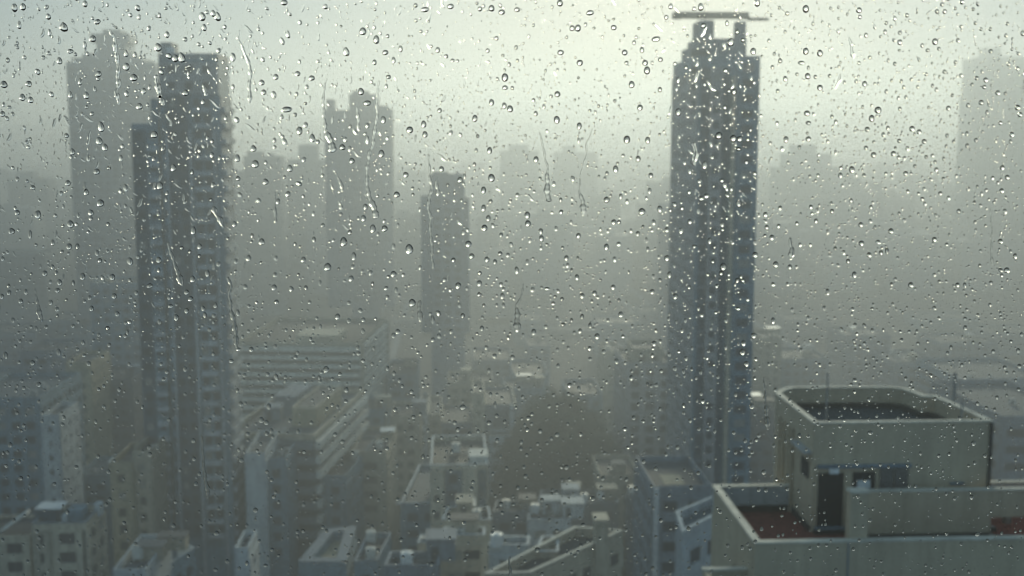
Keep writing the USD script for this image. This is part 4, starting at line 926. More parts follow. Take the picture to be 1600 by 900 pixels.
# ------------------------------------------------------------ rain on the pane: drops read off the photograph as x, y, width, height (pixels of 1600)
DROPS = """
22.5 12 9 13;36 10.5 8.5 11;73 11 6 7;75.5 26 7.5 9.5;99.5 42.5 12 14;133 6 7 10;152 34 10 8;145 60.5 10 10;132.5 70 5.5 8;77.5 51 5 9;30 39 6 9;110 80 9 7;247 74 10 13;197 83.5 6 11;211 85.5 5 9;197.5 104 9 12;209 121 11 11;154 115.5 9 9
264 87.5 7 8;274 91 9 11;284 90 10 15;252.5 112.5 6 7;224.5 142 7 7;234 136 5 8;148 139 5 9;290 145 9 9;198 146 6 10;135 149 8 11;110 148 6 11;93 95 8 11;59 112 7 8;45 131 9 10;6 132 11 11;35 152 9 11;48 156 8 10;12 94 6 8;158 198 9 16;104 212 7 8;155 220 9 13;164 230 8 12;113 237 8 10;138 247 6 12;189 247 6 10
151 268 10 9;241 210 10 11;250 290 9 12;271 262 8 11;300 269 5 8;106 286 9 9;135 300 7 10;157 317 11 11;59 335 10 13;18 361 10 10;110 350 10 12;27 332 8 8;47 366 6 13;142 332 8 10;4 178 8 9;371 247 8 12;396 232 9 10;370 187 7 8;364 89 8 13;342 79 7 8;340 26 9 14;333 21 7 11;316 26 9 14;319 43 7 11;261 54 7 10;218 166 9 10;312 385 7 9;302 360 8 13
108 385 9 10;203 408 9 12;129 432 8.5 11;175.5 433 9 10;70 427 8 9;93 441 8 10;90 453.5 8 7.5;178.5 462.5 8 9;143 482 7 9;248 406 8 10;234 446.5 10 7;301 436 8 11;324 427 7 11;291.5 456.5 8 8;298 467 8 8.5;291.5 485.5 7 9;275.5 496 7.5 7;266.5 478 8 6;361.5 564 7.5 6.5;368.5 408 6.5 8;8.5 555 7.5 11.5;51 567 8 8;91.5 550 6.5 11;60.5 600.5 8 8;138.5 568 7 7.5
289 576.5 6.5 8;302 688.5 7 7;186 608.5 6.5 6.5;154 608 6 6;162 603 5.5 5.5;14 457 7 8;32.5 470.5 7.5 8;79 472.5 7 8;3 463 6.5 8;20 500 6 8;56 513 5.5 7;72 510.5 6 6;183 490 7 8;213 457.5 6 8;168 512.5 6.5 6;170.5 539 6 7;195.5 524.5 6 6.5;249 502.5 6 8;286 526.5 5.5 7;320 492 6 7.5;334 493 6 7;336.5 477 6 9;371.5 488.5 6 11;37 606 5.5 6;29 632 5.5 6.5;180 626 5.5 6;162 635 6 6;66 645 5.5 6
82.5 661.5 5.5 6;97.5 663 6 6;96 645 5 5;263.5 655.5 5.5 5.5;376 631 7 7;372.5 545.5 7 5;334.5 601.5 5 5;255 686 5 5;128 680.5 5.5 5.5;33 673 5.5 5.5;40.5 688 5 5;183 651 5 5;156.5 670 5 5;156 407 7 8;151.5 395 6 10;121 385 6 9;97 393 5.5 5.5;82 417 5.5 5.5;4 404 6 7;13.5 446.5 5 6.5;114.5 442 5 9;140 465 6 7;112.5 563 5.5 6.5;114 509 6 6;129.5 535 5.5 6.5;175 585.5 5 6
32 747 7 7;56 729 6 6;85 756 6 6;153 713 6 6;234 710 7 8;303 717 6 7;306 756 7 8;171.5 780.5 6.5 6.5;98 769 5 5;61 840 6 6;43 877 6 6;212 850 6 6;271 821 7 7;338 833 8 8;355 877 7 7;336.5 890 7 7;274 784 6 6;208 793 5 5;194 817 6 6;221 741 5 5;348 744 5 5;314.5 822 5.5 5.5;178.5 720 5 5
392.5 546 8 8;462 558 7 7;465 551 5 6;509.5 577 9 10.5;559 543 6 8;560 552 7 7;621.5 518 7.5 7.5;567 517 6 9;584 544 4.5 7;605 575 6 8;624 594 6.5 7.5;628.5 603 5 7;541 609 7.5 8.5;420 635 7.5 10;408 656 8.5 10;416 660 7.5 8;383.5 630 5 5.5;486.5 660 6.5 6.5;527.5 635.5 5 7;603.5 646 5 5.5;636.5 635.5 5 6;531 584.5 6 6.5;382 586 6 6.5;388 570 5.5 5.5
500.5 510 5 8;490 588 5 6;514 605.5 5 5.5;505 614 5 5;563.5 607 5 5.5;379 526 5 6.5;420 524 5 6.5;489 535 6 5;567 563.5 7 6;581.5 568.5 5 5.5;447 515.5 5 5.5;387 678 7 7;424 673 6 8;426 682 6 6;535 690 7 6;475 706 6 6;502 706 6 6;551 707.5 6 6;604.5 700.5 7.5 6.5;377 719 7 8;417 737 6 6;424.5 750 6.5 7;427.5 776 6 6;399 797 7.5 8;491.5 783.5 6 6;518 788 5.5 5.5;536 783 5 5
580 775.5 5.5 6;600 767 5.5 5.5;597 754 5 5;621 780 6 6;614 739 6 6;575 746 5 5;534 725 5 5;504.5 823.5 6.5 6.5;549 835.5 5 5;558 813 5 5;443 819 5.5 5.5;425 859 6.5 6.5;435.5 868 5.5 5.5;405 845 5.5 5.5;415 883.5 7 6;540.5 878 6 6;544 867 6 6;590.5 860 6 6;627 843.5 7 7;618.5 880 5.5 5.5;630 870 5 5;463 753 5.5 5.5;465 767 5 5;435.5 784.5 5 5
643 612 6.5 7;723 636 10 8;646 651.5 6.5 6.5;710.5 660 7 7;715.5 671 7.5 7.5;764 660.5 8 7.5;773.5 632 5 10;776 649.5 6 7;825.5 653 7 7;824 671 6.5 7;844 673.5 7 7;870.5 679 7.5 7.5;861.5 685 5.5 6.5;814.5 690.5 5.5 8;814 701 6 7;885 730 7.5 7.5;821 744 6.5 7.5;809 762 6.5 7;846.5 739 5.5 5.5;777 688 6 7;706 705.5 5.5 7;690 684 6 5.5;671 687 5.5 5.5;605 700.5 8 7;637 635 5.5 6.5;751 608.5 6 6
811.5 606.5 5.5 6.5;817 620 5.5 6.5;858 635 5.5 6;890 601.5 7.5 6.5;643 684 6 6;739 753 6 6;770 740 5 6;614 739 6 6;840 693.5 5.5 5.5;823 711 6 6;747 673.5 5 6;855 692.5 5 5;942 747.5 6.5 6.5;979 749 6.5 6.5;994 763 7 7;926 779 8 8;869.5 769 6.5 6.5;847 781 6.5 6.5;782.5 787.5 7 7;785 801 6.5 6.5;802 788 5.5 5.5;807.5 807 6 6;725 817 7 7;651 789.5 5.5 5.5;651 820.5 6 6;702 812 5.5 5.5
771 824 5 5;911 820 6.5 6.5;978 828 6.5 6.5;870 829 6.5 6.5;907.5 852 5.5 5.5;903 862 6 6;898 868 6 6;839.5 859 8.5 8.5;820 877 5.5 5.5;727 875 6 6;674.5 882 7 7;847 897 6 6;879 880.5 5 5;939 761 5 5;976 819 5 5;930 809 5 5;624 894 5.5 5.5;846 739 5.5 5.5;774 775 5 5;992 867.5 5 5
970 491 8 9;933 525 8 9;1022 536.5 8 8;943.5 549 6.5 7.5;921.5 544 7 6.5;922 560.5 6.5 7;963.5 564 7 8;986.5 590 7.5 8.5;990.5 652.5 6.5 7.5;904.5 606.5 6 8;909.5 494.5 6 8;1054.5 575.5 7 8;1072 559.5 6.5 7;1033.5 579.5 6 7;1065.5 516 6 6.5;1025 516 6 6;1098 626.5 8 6.5;1095.5 615 6 7;1077.5 616.5 5 6;1134.5 500.5 6 7;1177.5 524 9 9;1161.5 536 8.5 8.5;1160 550 9 9;1166.5 568 8 8.5;1174.5 634.5 8.5 9
1208 500.5 7 10;1212 609 6.5 7;1171 494 5 7.5;1153 482 8 6;1096.5 492 6.5 5.5;1149.5 616.5 5.5 6.5;1134 542.5 5.5 6;1179 577.5 5.5 6.5;1179.5 590.5 5 5;1171.5 621.5 5.5 5;1018 603 5.5 6.5;997.5 631.5 5 6.5;1068 580 5 7.5;1111 513 5 7;1107 548.5 5.5 6;1081.5 544 5 6;1019.5 555 6.5 6;973.5 525.5 6 6;1002 554 5 7;1076 525.5 5 6.5;1179.5 647.5 5 5;1068.5 645 5 6;1139.5 640.5 5.5 7;1005 658 6 6;1021.5 658 6 6;1078.5 657 6 6
976.5 670 7.5 6;1029.5 684 5 5;981.5 699 6.5 5;1006 721 6.5 6.5;1025 732.5 7 7;1041 710 6 6;1044 698.5 5 7;1091 739 6.5 6.5;1080 762 6.5 6.5;993.5 763.5 6.5 6.5;1108.5 728 6.5 7;1146.5 676 6.5 6.5;1182 687 6.5 6;1193.5 737.5 8 8;1197 766 7 7;1185.5 765 7 7;1149.5 707 6 6;1170.5 698 6 5;1171 712 5.5 5.5;1173 736 6 5;1209 696 5.5 7;1033 813 7 7;1046 774 6 6;1056.5 823.5 6 6;1076 826 7.5 7.5;1087 801 5.5 5.5;1048 826 5.5 5.5
1020 888 7 7;1008 873 6 6;1047.5 877 5.5 5.5;1047 896 6 6;1077 888 6 6;1172 857 6 6;1180 846 7 7;1177 790 5.5 5.5;1111 893.5 5 5;1133.5 867.5 5 5;1151 725 5 5;970 747 5 5;1168 850 5 5;1004 836.5 5.5 5.5;980.5 856 5 5;1025 838.5 5 5;1213 749 6 5
1335.5 593.5 7.5 7.5;1363 516 6 7;1306 545.5 5.5 6;1354 570.5 6 6;1297 569 5.5 6;1365 559 5.5 5.5;1356 546 6 6;1508 498 6.5 6.5;1528 492 6 6;1552 549 6.5 6.5;1591 547.5 6.5 7;1570 574 6.5 6.5;1593 572 7.5 8;1573 582 6 6;1467 497 6 6;1534 519 5.5 5.5;1574.5 521 5.5 5.5;1476 584 5.5 5.5;1508 590 5.5 5.5;1587 594 5 5;1527 630.5 6.5 6.5;1541.5 637 6 6;1484 633 6 6;1461 623 6 6;1445.5 626 6 6;1480 616.5 5.5 5.5
1357.5 624 6 6.5;1370 650 5.5 5.5;1312.5 666 6.5 6.5;1360 676 9 7;1521 692.5 8 9;1495 688 6.5 6.5;1466.5 712 6.5 6.5;1483 709.5 6.5 6.5;1539 712 7 7;1414 688 5.5 5.5;1322.5 695 5.5 5.5;1331 699.5 5.5 5.5;1238 704 6.5 6.5;1211.5 682 5.5 5.5;1492 673.5 5.5 5.5;1535.5 676 5 5;1337.5 673.5 5 5;1378 667 5 5;1335 612 5 5;1319 656.5 6 6;1320 637.5 5 5;1280 645 5.5 5.5;1277.5 626 5 5;1234 625 6 5.5
1270 606 5 5;1263 681.5 5.5 5.5;1231 663.5 5 5;1276 531.5 5.5 5.5;1266 531.5 5 5;1336 538 5 5;1336.5 546.5 5.5 5.5;1373 535.5 5.5 5.5;1397 536.5 5.5 5.5;1332 482.5 6.5 6.5;1362.5 482.5 6 6;1460 481 6.5 6.5;1387 488.5 5 5;1440.5 509 5 5;1304 496.5 5 5;1260 504.5 5 5;1273 508 4.5 6;1520.5 535 5.5 5.5;1503 570 5.5 5.5;1448 580 5 5;1377 582 5.5 5.5
1230 764 7 7;1339 724 6.5 6.5;1274 732.5 5.5 5.5;1272 756.5 5.5 5.5;1265.5 791 5 5;1242 816.5 5.5 5.5;1340.5 776 6.5 6.5;1345 785 5.5 5.5;1364 795 5.5 5.5;1360 813 6.5 6.5;1455 739.5 5.5 5.5;1440 730 5.5 5.5;1418 727.5 5.5 5.5;1463 764 6 6;1479 771.5 6 6;1518 777 8 7;1544 761 6.5 6.5;1513.5 727.5 5.5 5.5;1488.5 767.5 5 5;1399 784 5.5 5.5;1527 834.5 9 7.5;1479 834 6 6;1279 852 7 7;1266 856.5 6.5 6.5;1291.5 852 5.5 5.5
1235 863.5 5.5 5.5;1267 873 5.5 5.5;1306 891 6.5 6.5;1333.5 858 6 6;1380 897 6 6;1377 877 4.5 4.5;1225 893.5 6 6;1246 876 5 5;1342.5 844 5.5 5.5;1336 822 5.5 5.5;1349 822 5 5;1366 886 5 5;1570 853.5 5.5 5.5;1581 855 5.5 5.5;1565 833 5.5 5.5;1558.5 788 5 5;1597 732 5.5 5.5;1587 719 5.5 5.5;1562 751 5 5;1216 837 5.5 5.5;1309 857 5 5;1447 883 5.5 5.5;1446 895 5 5;1492 891 5 5
765 235 8 10;768 278 10 13;755.5 297 8 11;755.5 325 7 11;757 356 9.5 10;763 341 7 10;837.5 249 8 9.5;824 336 9 11;825 349 9 10;979.5 218 10.5 12;1012 219 8 11;962 264 8.5 11;997 248 8 9;1017 274 7.5 8.5;948 312 9.5 10;1003 330.5 11 11;1031 326.5 8 11;1015 298 6 9;959 347 8 9;967 347 7 6;947.5 385.5 8 10;904 368 7.5 8;845 361 7 9;846 372 7.5 9;869 357 6 7.5;877 331 6.5 7
885 403 7 8.5;887 414 6 7;1042 359 8 8.5;1021.5 347 6.5 7;996.5 365 6.5 8;1010 375 5.5 8.5;1012 389 5.5 8;967 381 7.5 7;960.5 404.5 6.5 8;1042 403 8.5 9;1046 429 7 10;1019 455.5 8 8;958 448.5 7.5 8;929 458 7 8.5;909.5 462 8 8.5;901.5 433 7 9;832.5 452 7 8;781.5 396 7 7;773.5 409 6 8.5;749 442.5 8.5 9.5;783 444 6.5 6.5;824 409 6 9;761 405 8 8.5;749 460 7 7;785 462 7 8;855 451 8.5 5.5
834 518.5 7.5 10;753 513 6.5 9;760 542.5 6 7;773 556 7 8;801 558 7 8;880 507 7.5 6;897.5 519.5 5.5 7;888 543 6 7;922 544 6.5 6.5;853 510 6 6;910 494 6 8.5;893 500 5 6.5;950 500 5.5 6;974 525 5.5 5.5;871 546 5 7;1025 516 5.5 6;1046 553.5 6 7;1019.5 554 7 6.5;1002 553.5 5.5 6.5;878 467 5.5 6;934 464 6 5;967 469 5.5 6;938 437.5 5.5 5;986 360 5 6;970 306.5 6 8;980 314 5.5 8;879 387 5 5.5;845.5 387 5.5 7;828 375 6 7.5;783 367 6 8
662 194 8 11;664 210 8 10;640 203 11 10.5;639.5 389 12 16;644 473 11 12;732 381 10 10;716 446 9 10;615 428 9 9.5;579 426 7 8;537 377.5 11 14;512 417 11 12;582.5 357 9 13;601 357 9 10;568 341 8 10;409 377.5 9 10;428 449 8.5 9.5;474 405.5 8 9;431 403 6.5 8;388.5 403 7 10;369 408 7 9;383 448 7 7.5;415 284 8.5 10;399 256 10.5 12;392.5 231 9 9.5;453 263 8 11;467 287 8.5 6.5;450 303 8 8.5;404 313 7 6.5;434.5 314.5 6.5 9;366.5 350 7 9;372 279 7 7.5
620 304 9.5 9.5;719 281 8 9;690 264 8 8.5;634 273 9 8.5;527.5 494.5 8 9.5;563 485 7 7.5;567.5 499.5 7 7;621 518 7 8;686 525 7 7.5;705 517.5 6.5 7.5;723 493 6.5 8;545 501 6.5 8.5;545 473 6 6.5;500 442 5.5 9.5;495 497 5 5;478 449.5 6 7.5;455 451 6.5 7;430 429 7 8;389 478 6 6;447 516 6 7;371 489 6 9.5;676 499 5.5 9.5;718 477 5.5 7.5;694.5 437 6.5 6;708.5 406 6.5 7;737 400 8.5 8.5;749.5 426.5 6.5 6;630.5 429 6 6;571 323 7 9.5;533 323.5 6.5 7.5;615 385 6 9;553 400 7 13;605 464 6 7;603.5 450 7 6;548.5 435 8 9.5;619 453 5.5 8.5;490.5 374 6 9;504.5 352 6.5 6
444 4 10 9;441 64 6 12;541 81 9 14;567 49 10 12;588 62 9 13;602 82 9 8;615 94 6 10;626 76 6 10;409 129 8 9;431 120 8 9;465 115 8 8;487 122 9 8;412 144 8 8;428 147 7 8;564 143 9 11;448 171 16 9;574 161 11 8;607 120 8 7;468 204 9 13;488 216 9 13;599 187 8 11;742 185 8 11;768 160 8 10;788 165 7 10;797 170 9 11;789 121 10 13;789 137 9 7;535 230 9 9;596 240 9 12;574 218 6 9;550 251 8 9;445 221 7 8;475 249 7 8;664 15 12 8;704 10 10 8;768 13 9 10;784 19 10 8;750 14 7 8;684 78 7 9;697 88 7 7
875 5 9 10;808 15 9 7;922 20 12 8;894 44 8 9;903 44 9 11;959 43 9 8;976 82 9 9;1003 78 7 9;1008 98 9 9;1025 61 14 8;1011 110 10 12;987 132 9 11;1000 168 9 9;1031 140 7 8;1032 93 8 7;1060 125 7 10;1095 11 9 12;1183 4 9 13;1142 66 10 13;1177 80 9 11;1147 143 9 9;1060 175 9 12;1123 212 11 11;1146 216 10 10;1156 217 9 9;1154 233 9 6;1101 258 8 12;870 187 9 12;905 197 8 11;871 147 9 9;801 171 8 12;906 98 10 9;876 82 10 8;1013 218 9 10;1048 10 7 9;1041 27 7 7;1049 10 7 9;1099 40 8 8;1152 50 7 7;1136 36 6 9
1109 376 7 10;1130 417 10 12;1180 398 9 9;1196 335 8 8;1198 355 7 7;1078 346 8 8;1054 319 7 7;1096 310 9 7;1154 318 7 7;1143 295 6 8;1179 271 7 7;1104 306 9 7;1136 305 6 6;1066 325 6 6;1093 283 7 7;1128 282 8 7;1064 360 7 8;1085 385 7 6;1152 438 7 8;1161 438 6 6;1120 447 6 6;1127 427 7 7;1077 449 6 6;1055 463 8 9;1091 330 5 8
1259 14 10 12;1259 80 9 11;1230 21 7 7;1281 83 9 11;1262 119 9 10;1281 137 9 9;1252 98 11 6;1274 120 6 7;1227 123 7 9;1215 142 6 7;1228 218 8 11;1261 177 10 9;1263 192 9 6;1263 217 9 8;1207 105 6 7;1219 95 7 8;1342 16 9 9;1353 55 6 8;1383 50 6.5 8;1398 29 6 7.5;1406 51 6.5 7;1406 66 8 9;1461 65 9.5 10.5;1441 71 6 6.5;1417 24 7 7;1464 18 7 7;1476 18 7 7;1472 7 7 7;1503 3 7 8;1497 63 7 7;1467 76 6 6;1493 97 6 6;1524 36 6 6;1598 52 7 9;1574 37 6 6;1548 80 7 7;1590 107 7 7
1351 131 8 9;1338 127 6 6;1372 172 11 11;1362 185 9 11;1355 202 8 8;1365 242 9 9;1353 231 7 7;1425 201 9 9;1436 206 8 8;1405 220 7 7;1396 240 9 8;1404 246 7 7;1413 247 6 6;1331 265 9 11;1415 271 8 8;1350 274 7 7;1313 274 7 9;1278 274 6 7;1384 271 6 6;1393 277 6 6;1447 245 6 6;1457 243 6 6;1461 253 6 6;1463 265 7 7;1474 279 6 6;1444 221 8 8;1482 169 8 8;1533 160 8 8;1538 136 7 6;1540 125 8 8;1526 122 7 7;1519 132 6 6;1559 145 8 8;1571 146 6 6;1563 192 7 7;1581 210 8 9;1590 168 9 9;1594 179 8 8;1579 221 6 7;1525 219 7 7;1490 221 6 6;1476 112 7 7;1463 140 6 7;1447 116 6 6;1412 136 6 7;1408 127 6 6;1424 124 6 6;1488 149 6 6;1406 170 6 7
1566 262 8 8;1574 277 8 8;1551 278 6 6;1559 285 5 6;1565 298 8 8;1541 297 6 6;1513 295 6 7;1570 330 7 8;1532 321 6 6;1498 330 7 8;1469 302 7 7;1441 311 7 7;1445 318 6 6;1418 299 6 7;1462 336 6 6;1460 374 8 8;1392 361 9 9;1372 378 8 6;1346 380 9 9;1345 351 8 8;1360 345 6 7;1318 394 7 7;1305 388 6 6;1325 408 7 7;1358 398 8 8;1309 414 6 6;1335 429 8 10;1423 445 9 9;1399 436 6 6;1479 382 6 6;1563 377 9 8;1586 400 7 9;1532 392 6 6;1573 422 10 9;1496 445 7 7;1460 429 6 6;1212 413 9 10;1234 417 7 8;1208 444 7 7;1277 328 6 8;1300 330 7 8;1275 345 7 7;1219 325 7 8;1206 371 8 9;1245 349 6 7;1250 382 6 6
"""
drops = []
for t in DROPS.replace('\n', ';').split(';'):
    if t.strip():
        drops.append(tuple(float(q) for q in t.split()))
PXM = 1 / FPX * PY1 / math.cos(PITCH)           # metres on the pane for one pixel of the photograph

def cap(w, h, r, seg, rings, squash, steep, angle, sx, sz, irr, flat=1.0):
    """a water drop stuck to the glass: flat base in the plane y = 0, dome towards +y; w, h full width and height in metres;
    steep = contact angle in degrees, (sx, sz) moves the summit, irr makes the outline irregular, squash narrows the top"""
    th = np.linspace(0, 2 * math.pi, seg, endpoint=False)
    out = 1 + irr * (0.5 * np.cos(2 * th + r.uniform(0, 6)) + 0.6 * np.cos(3 * th + r.uniform(0, 6)) + 0.35 * np.cos(5 * th + r.uniform(0, 6)))
    ca = math.radians(steep)
    R = 1 / math.sin(ca)
    V = []
    for k in range(rings):
        q = math.sin((k + 1) / rings * math.pi / 2)
        y = (math.sqrt(max(R * R - q * q, 0)) - R * math.cos(ca)) * flat if k < rings - 1 else 0.0
        x, z = np.cos(th) * out * q, np.sin(th) * out * q
        x = x * (1 - squash * 0.5 * (z + 0.0))
        x, z = x + sx * (1 - q * q), z + sz * (1 - q * q)
        V.append(np.stack([x * w / 2, np.full(seg, y) * min(w, h) / 2, z * h / 2], 1))
    top = np.array([[sx * w / 2, (R - R * math.cos(ca)) * flat * min(w, h) / 2, sz * h / 2]])
    base = np.array([[0.0, 0.0, 0.0]])
    V = np.vstack(V + [top, base])
    a = math.radians(angle)
    V = np.stack([V[:, 0] * math.cos(a) + V[:, 2] * math.sin(a), V[:, 1], -V[:, 0] * math.sin(a) + V[:, 2] * math.cos(a)], 1)
    n = seg * rings
    F_ = []
    for k in range(rings - 1):
        for i in range(seg):
            j = (i + 1) % seg
            a0, a1, b0, b1 = k * seg + i, k * seg + j, (k + 1) * seg + i, (k + 1) * seg + j
            F_ += [(a0, b1, b0), (a0, a1, b1)]
    for i in range(seg):
        j = (i + 1) % seg
        F_ += [(n, j, i), ((rings - 1) * seg + i, (rings - 1) * seg + j, n + 1)]
    return V, np.array(F_)

def style(px, py, r):
    "how drops look in this part of the pane: leaning and ragged in the upper left, round at the right and below"
    wild = max(0.0, min(1.0, (900 - px) / 500)) * max(0.0, min(1.0, (520 - py) / 300))
    wild = max(wild, 0.4 * math.exp(-((px - 1110) / 110) ** 2) * max(0, min(1, (420 - py) / 150)))
    side = 0.34 if px < 900 else (-0.3 if 1040 < px < 1200 and py < 450 else 0.0)
    return wild, side

PANE_ROOT = '/World'
def on_pane(px, py):
    return at(px, py, PY1 + 0.00004)

ZONES = [  # landmark, x0, y0, x1, y1 in the photograph (first match wins)
 ('the crane and twin crown', 1048, 0, 1204, 90), ('the crane tower upper storeys', 1048, 90, 1192, 210), ('the crane tower middle storeys', 1036, 210, 1192, 330), ('the crane tower lower middle storeys', 1036, 330, 1192, 460), ('the crane tower lower storeys', 1036, 460, 1192, 600), ('the crane tower foot', 1036, 600, 1215, 752),
 ('the dark slim tower top', 240, 60, 362, 190), ('the dark slim tower upper half', 203, 190, 362, 330), ('the dark slim tower middle', 203, 330, 366, 450), ('the dark slim tower lower half', 210, 450, 370, 600), ('the dark slim tower foot', 215, 600, 372, 830),
 ('the winged crown', 95, 40, 240, 130), ('the crowned tower upper part', 98, 130, 240, 250), ('the crowned tower lower part', 98, 250, 215, 445),
 ('the stair house hollow roof', 1210, 600, 1565, 662), ('the stair house left wall', 1205, 662, 1274, 830), ('the stair house blank front wall', 1274, 662, 1560, 728), ('the stair house doors and shutters', 1274, 728, 1424, 768), ('the stair house lower right wall', 1424, 728, 1560, 768), ('the low screen wall', 1327, 768, 1600, 845), ('the red terrace floor', 1115, 757, 1327, 846), ('the near outer parapet wall', 1110, 846, 1600, 900),
 ('the three-stepped misty tower top', 500, 140, 616, 260), ('the three-stepped misty tower', 500, 260, 616, 400), ('the lone shouldered tower', 650, 265, 742, 420), ('the pale square misty tower', 364, 232, 445, 420), ('the faint stepped misty tower', 445, 226, 505, 420),
 ('the wide banded block', 366, 520, 612, 640), ('the terraced block', 372, 640, 540, 706), ('the pale blank slab', 372, 706, 455, 900), ('the tan corner block', 540, 640, 640, 790), ('the white court block', 640, 600, 812, 712), ('the twin-pier block', 640, 712, 775, 800),
 ('the sunken roof court', 455, 780, 640, 900), ('the cream banded block', 640, 800, 775, 900), ('the long bright parapet', 775, 800, 990, 900), ('the dark middle gap', 775, 700, 990, 800), ('the dim middle blocks', 812, 600, 960, 700), ('the tan balcony block', 940, 540, 1060, 760), ('the slab with a pale edge', 990, 752, 1115, 900),
 ('the corner window block', 0, 775, 175, 900), ('the slanting banded block', 175, 830, 372, 900), ('the ochre foot block', 170, 690, 240, 830), ('the ochre column', 98, 540, 172, 775), ('the left edge blue block', 0, 560, 98, 775), ('the misty blocks at left', 0, 445, 215, 560), ('the pale left edge haze', 0, 220, 98, 445), ('the top left sky', 0, 0, 240, 220),
 ('the sky above the dark slim tower', 240, 0, 380, 66), ('the sky left of the three-stepped tower', 362, 60, 505, 240), ('the sky above the three-stepped tower', 380, 0, 660, 145), ('the sky above the lone shouldered tower', 612, 100, 760, 270), ('the top middle sky', 660, 0, 860, 130), ('the sky left of the crane', 860, 0, 1050, 120),
 ('the bright sky middle', 740, 120, 900, 260), ('the bright sky near the crane tower', 900, 110, 1050, 260), ('the haze at middle left', 362, 400, 560, 524), ('the haze under the lone tower', 560, 400, 745, 610), ('the haze right of the lone tower', 730, 250, 860, 400), ('the haze right of middle', 860, 250, 960, 400), ('the round-topped faint tower', 950, 250, 1050, 420), ('the low haze in the middle', 740, 400, 860, 610), ('the low haze left of the crane tower', 860, 400, 1050, 610),
 ('the sky just right of the crane', 1190, 0, 1330, 110), ('the sky above the wide misty tower', 1190, 110, 1330, 230), ('the wide misty tower', 1190, 230, 1340, 450), ('the top right sky', 1330, 0, 1450, 110), ('the top right corner', 1450, 0, 1600, 90), ('the right sky column', 1330, 110, 1450, 230), ('the tall blue tower at the right edge', 1500, 90, 1600, 250), ('the right edge tower lower part', 1480, 250, 1600, 450), ('the sky beside the right edge tower', 1440, 90, 1510, 300), ('the pale right haze', 1330, 230, 1485, 460), ('the low misty roofs behind the stair house', 1190, 450, 1420, 602), ('the low misty roofs at right', 1420, 440, 1600, 662), ('the banded block at the right edge', 1555, 640, 1600, 770),
]
def zone(px, py):
    for n, x0, y0, x1, y1 in ZONES:
        if x0 <= px < x1 and y0 <= py < y1: return n
    return 'the open haze'

# drop listed twice are dropped; the 300 largest stay things of their own
keep = []
for d in drops:
    if all(math.hypot(d[0] - e[0], d[1] - e[1]) > 0.42 * (min(d[2:]) + min(e[2:])) for e in keep): keep.append(d)
keep.sort(key=lambda d: -d[2] * d[3])
big, small = keep[:292], keep[292:]
ORD = ['first', 'second', 'third', 'fourth', 'fifth', 'sixth', 'seventh', 'eighth', 'ninth', 'tenth', 'eleventh', 'twelfth', 'thirteenth', 'fourteenth', 'fifteenth', 'sixteenth']
rows = {}
for i, d in enumerate(sorted(big, key=lambda d: (d[1], d[0]))):
    rows.setdefault(zone(d[0], d[1]), []).append(d)
dr = random.Random(2024)
for zn, ds in rows.items():
    for k, (px, py, w, h) in enumerate(ds):
        wild, side = style(px, py, dr)
        size = 'large' if w * h > 100 else 'clear'
        shape = 'tall' if h > 1.3 * w else ('wide' if w > 1.15 * h else 'round')
        pos = 'only' if len(ds) == 1 else ORD[k]
        lab = '%s %s drop, %s big one down over %s' % (size, shape, pos, zn)
        if pos == 'only': lab = '%s %s drop, only big one over %s' % (size, shape, zn)
        c = on_pane(px, py)
        V, F_ = cap(w * PXM * 0.98, h * PXM * 0.98, dr, 32, 10, 0.10 + 0.22 * wild * dr.random(), 82 - 14 * wild - 34 * max(0, min(1, (py - 200) / 400)) + dr.uniform(-5, 4), dr.uniform(-10, 4) - 12 * wild * dr.random() if side >= 0 else dr.uniform(-4, 12), side * (0.25 + 0.5 * wild) * dr.uniform(0.5, 1.3), -0.08 - 0.25 * wild * dr.random(), 0.02 + 0.07 * wild * dr.random())
        path = '/World/' + numbered('/World', 'raindrop')
        o = usdkit.mesh(stage, path, (V, F_), M['water'], smooth=50).GetPrim()
        UsdGeom.Xformable(o).AddTranslateOp().Set(Gf.Vec3d(*map(float, c)))
        tag(o, lab, 'raindrop', 'bigger raindrops on the window glass')

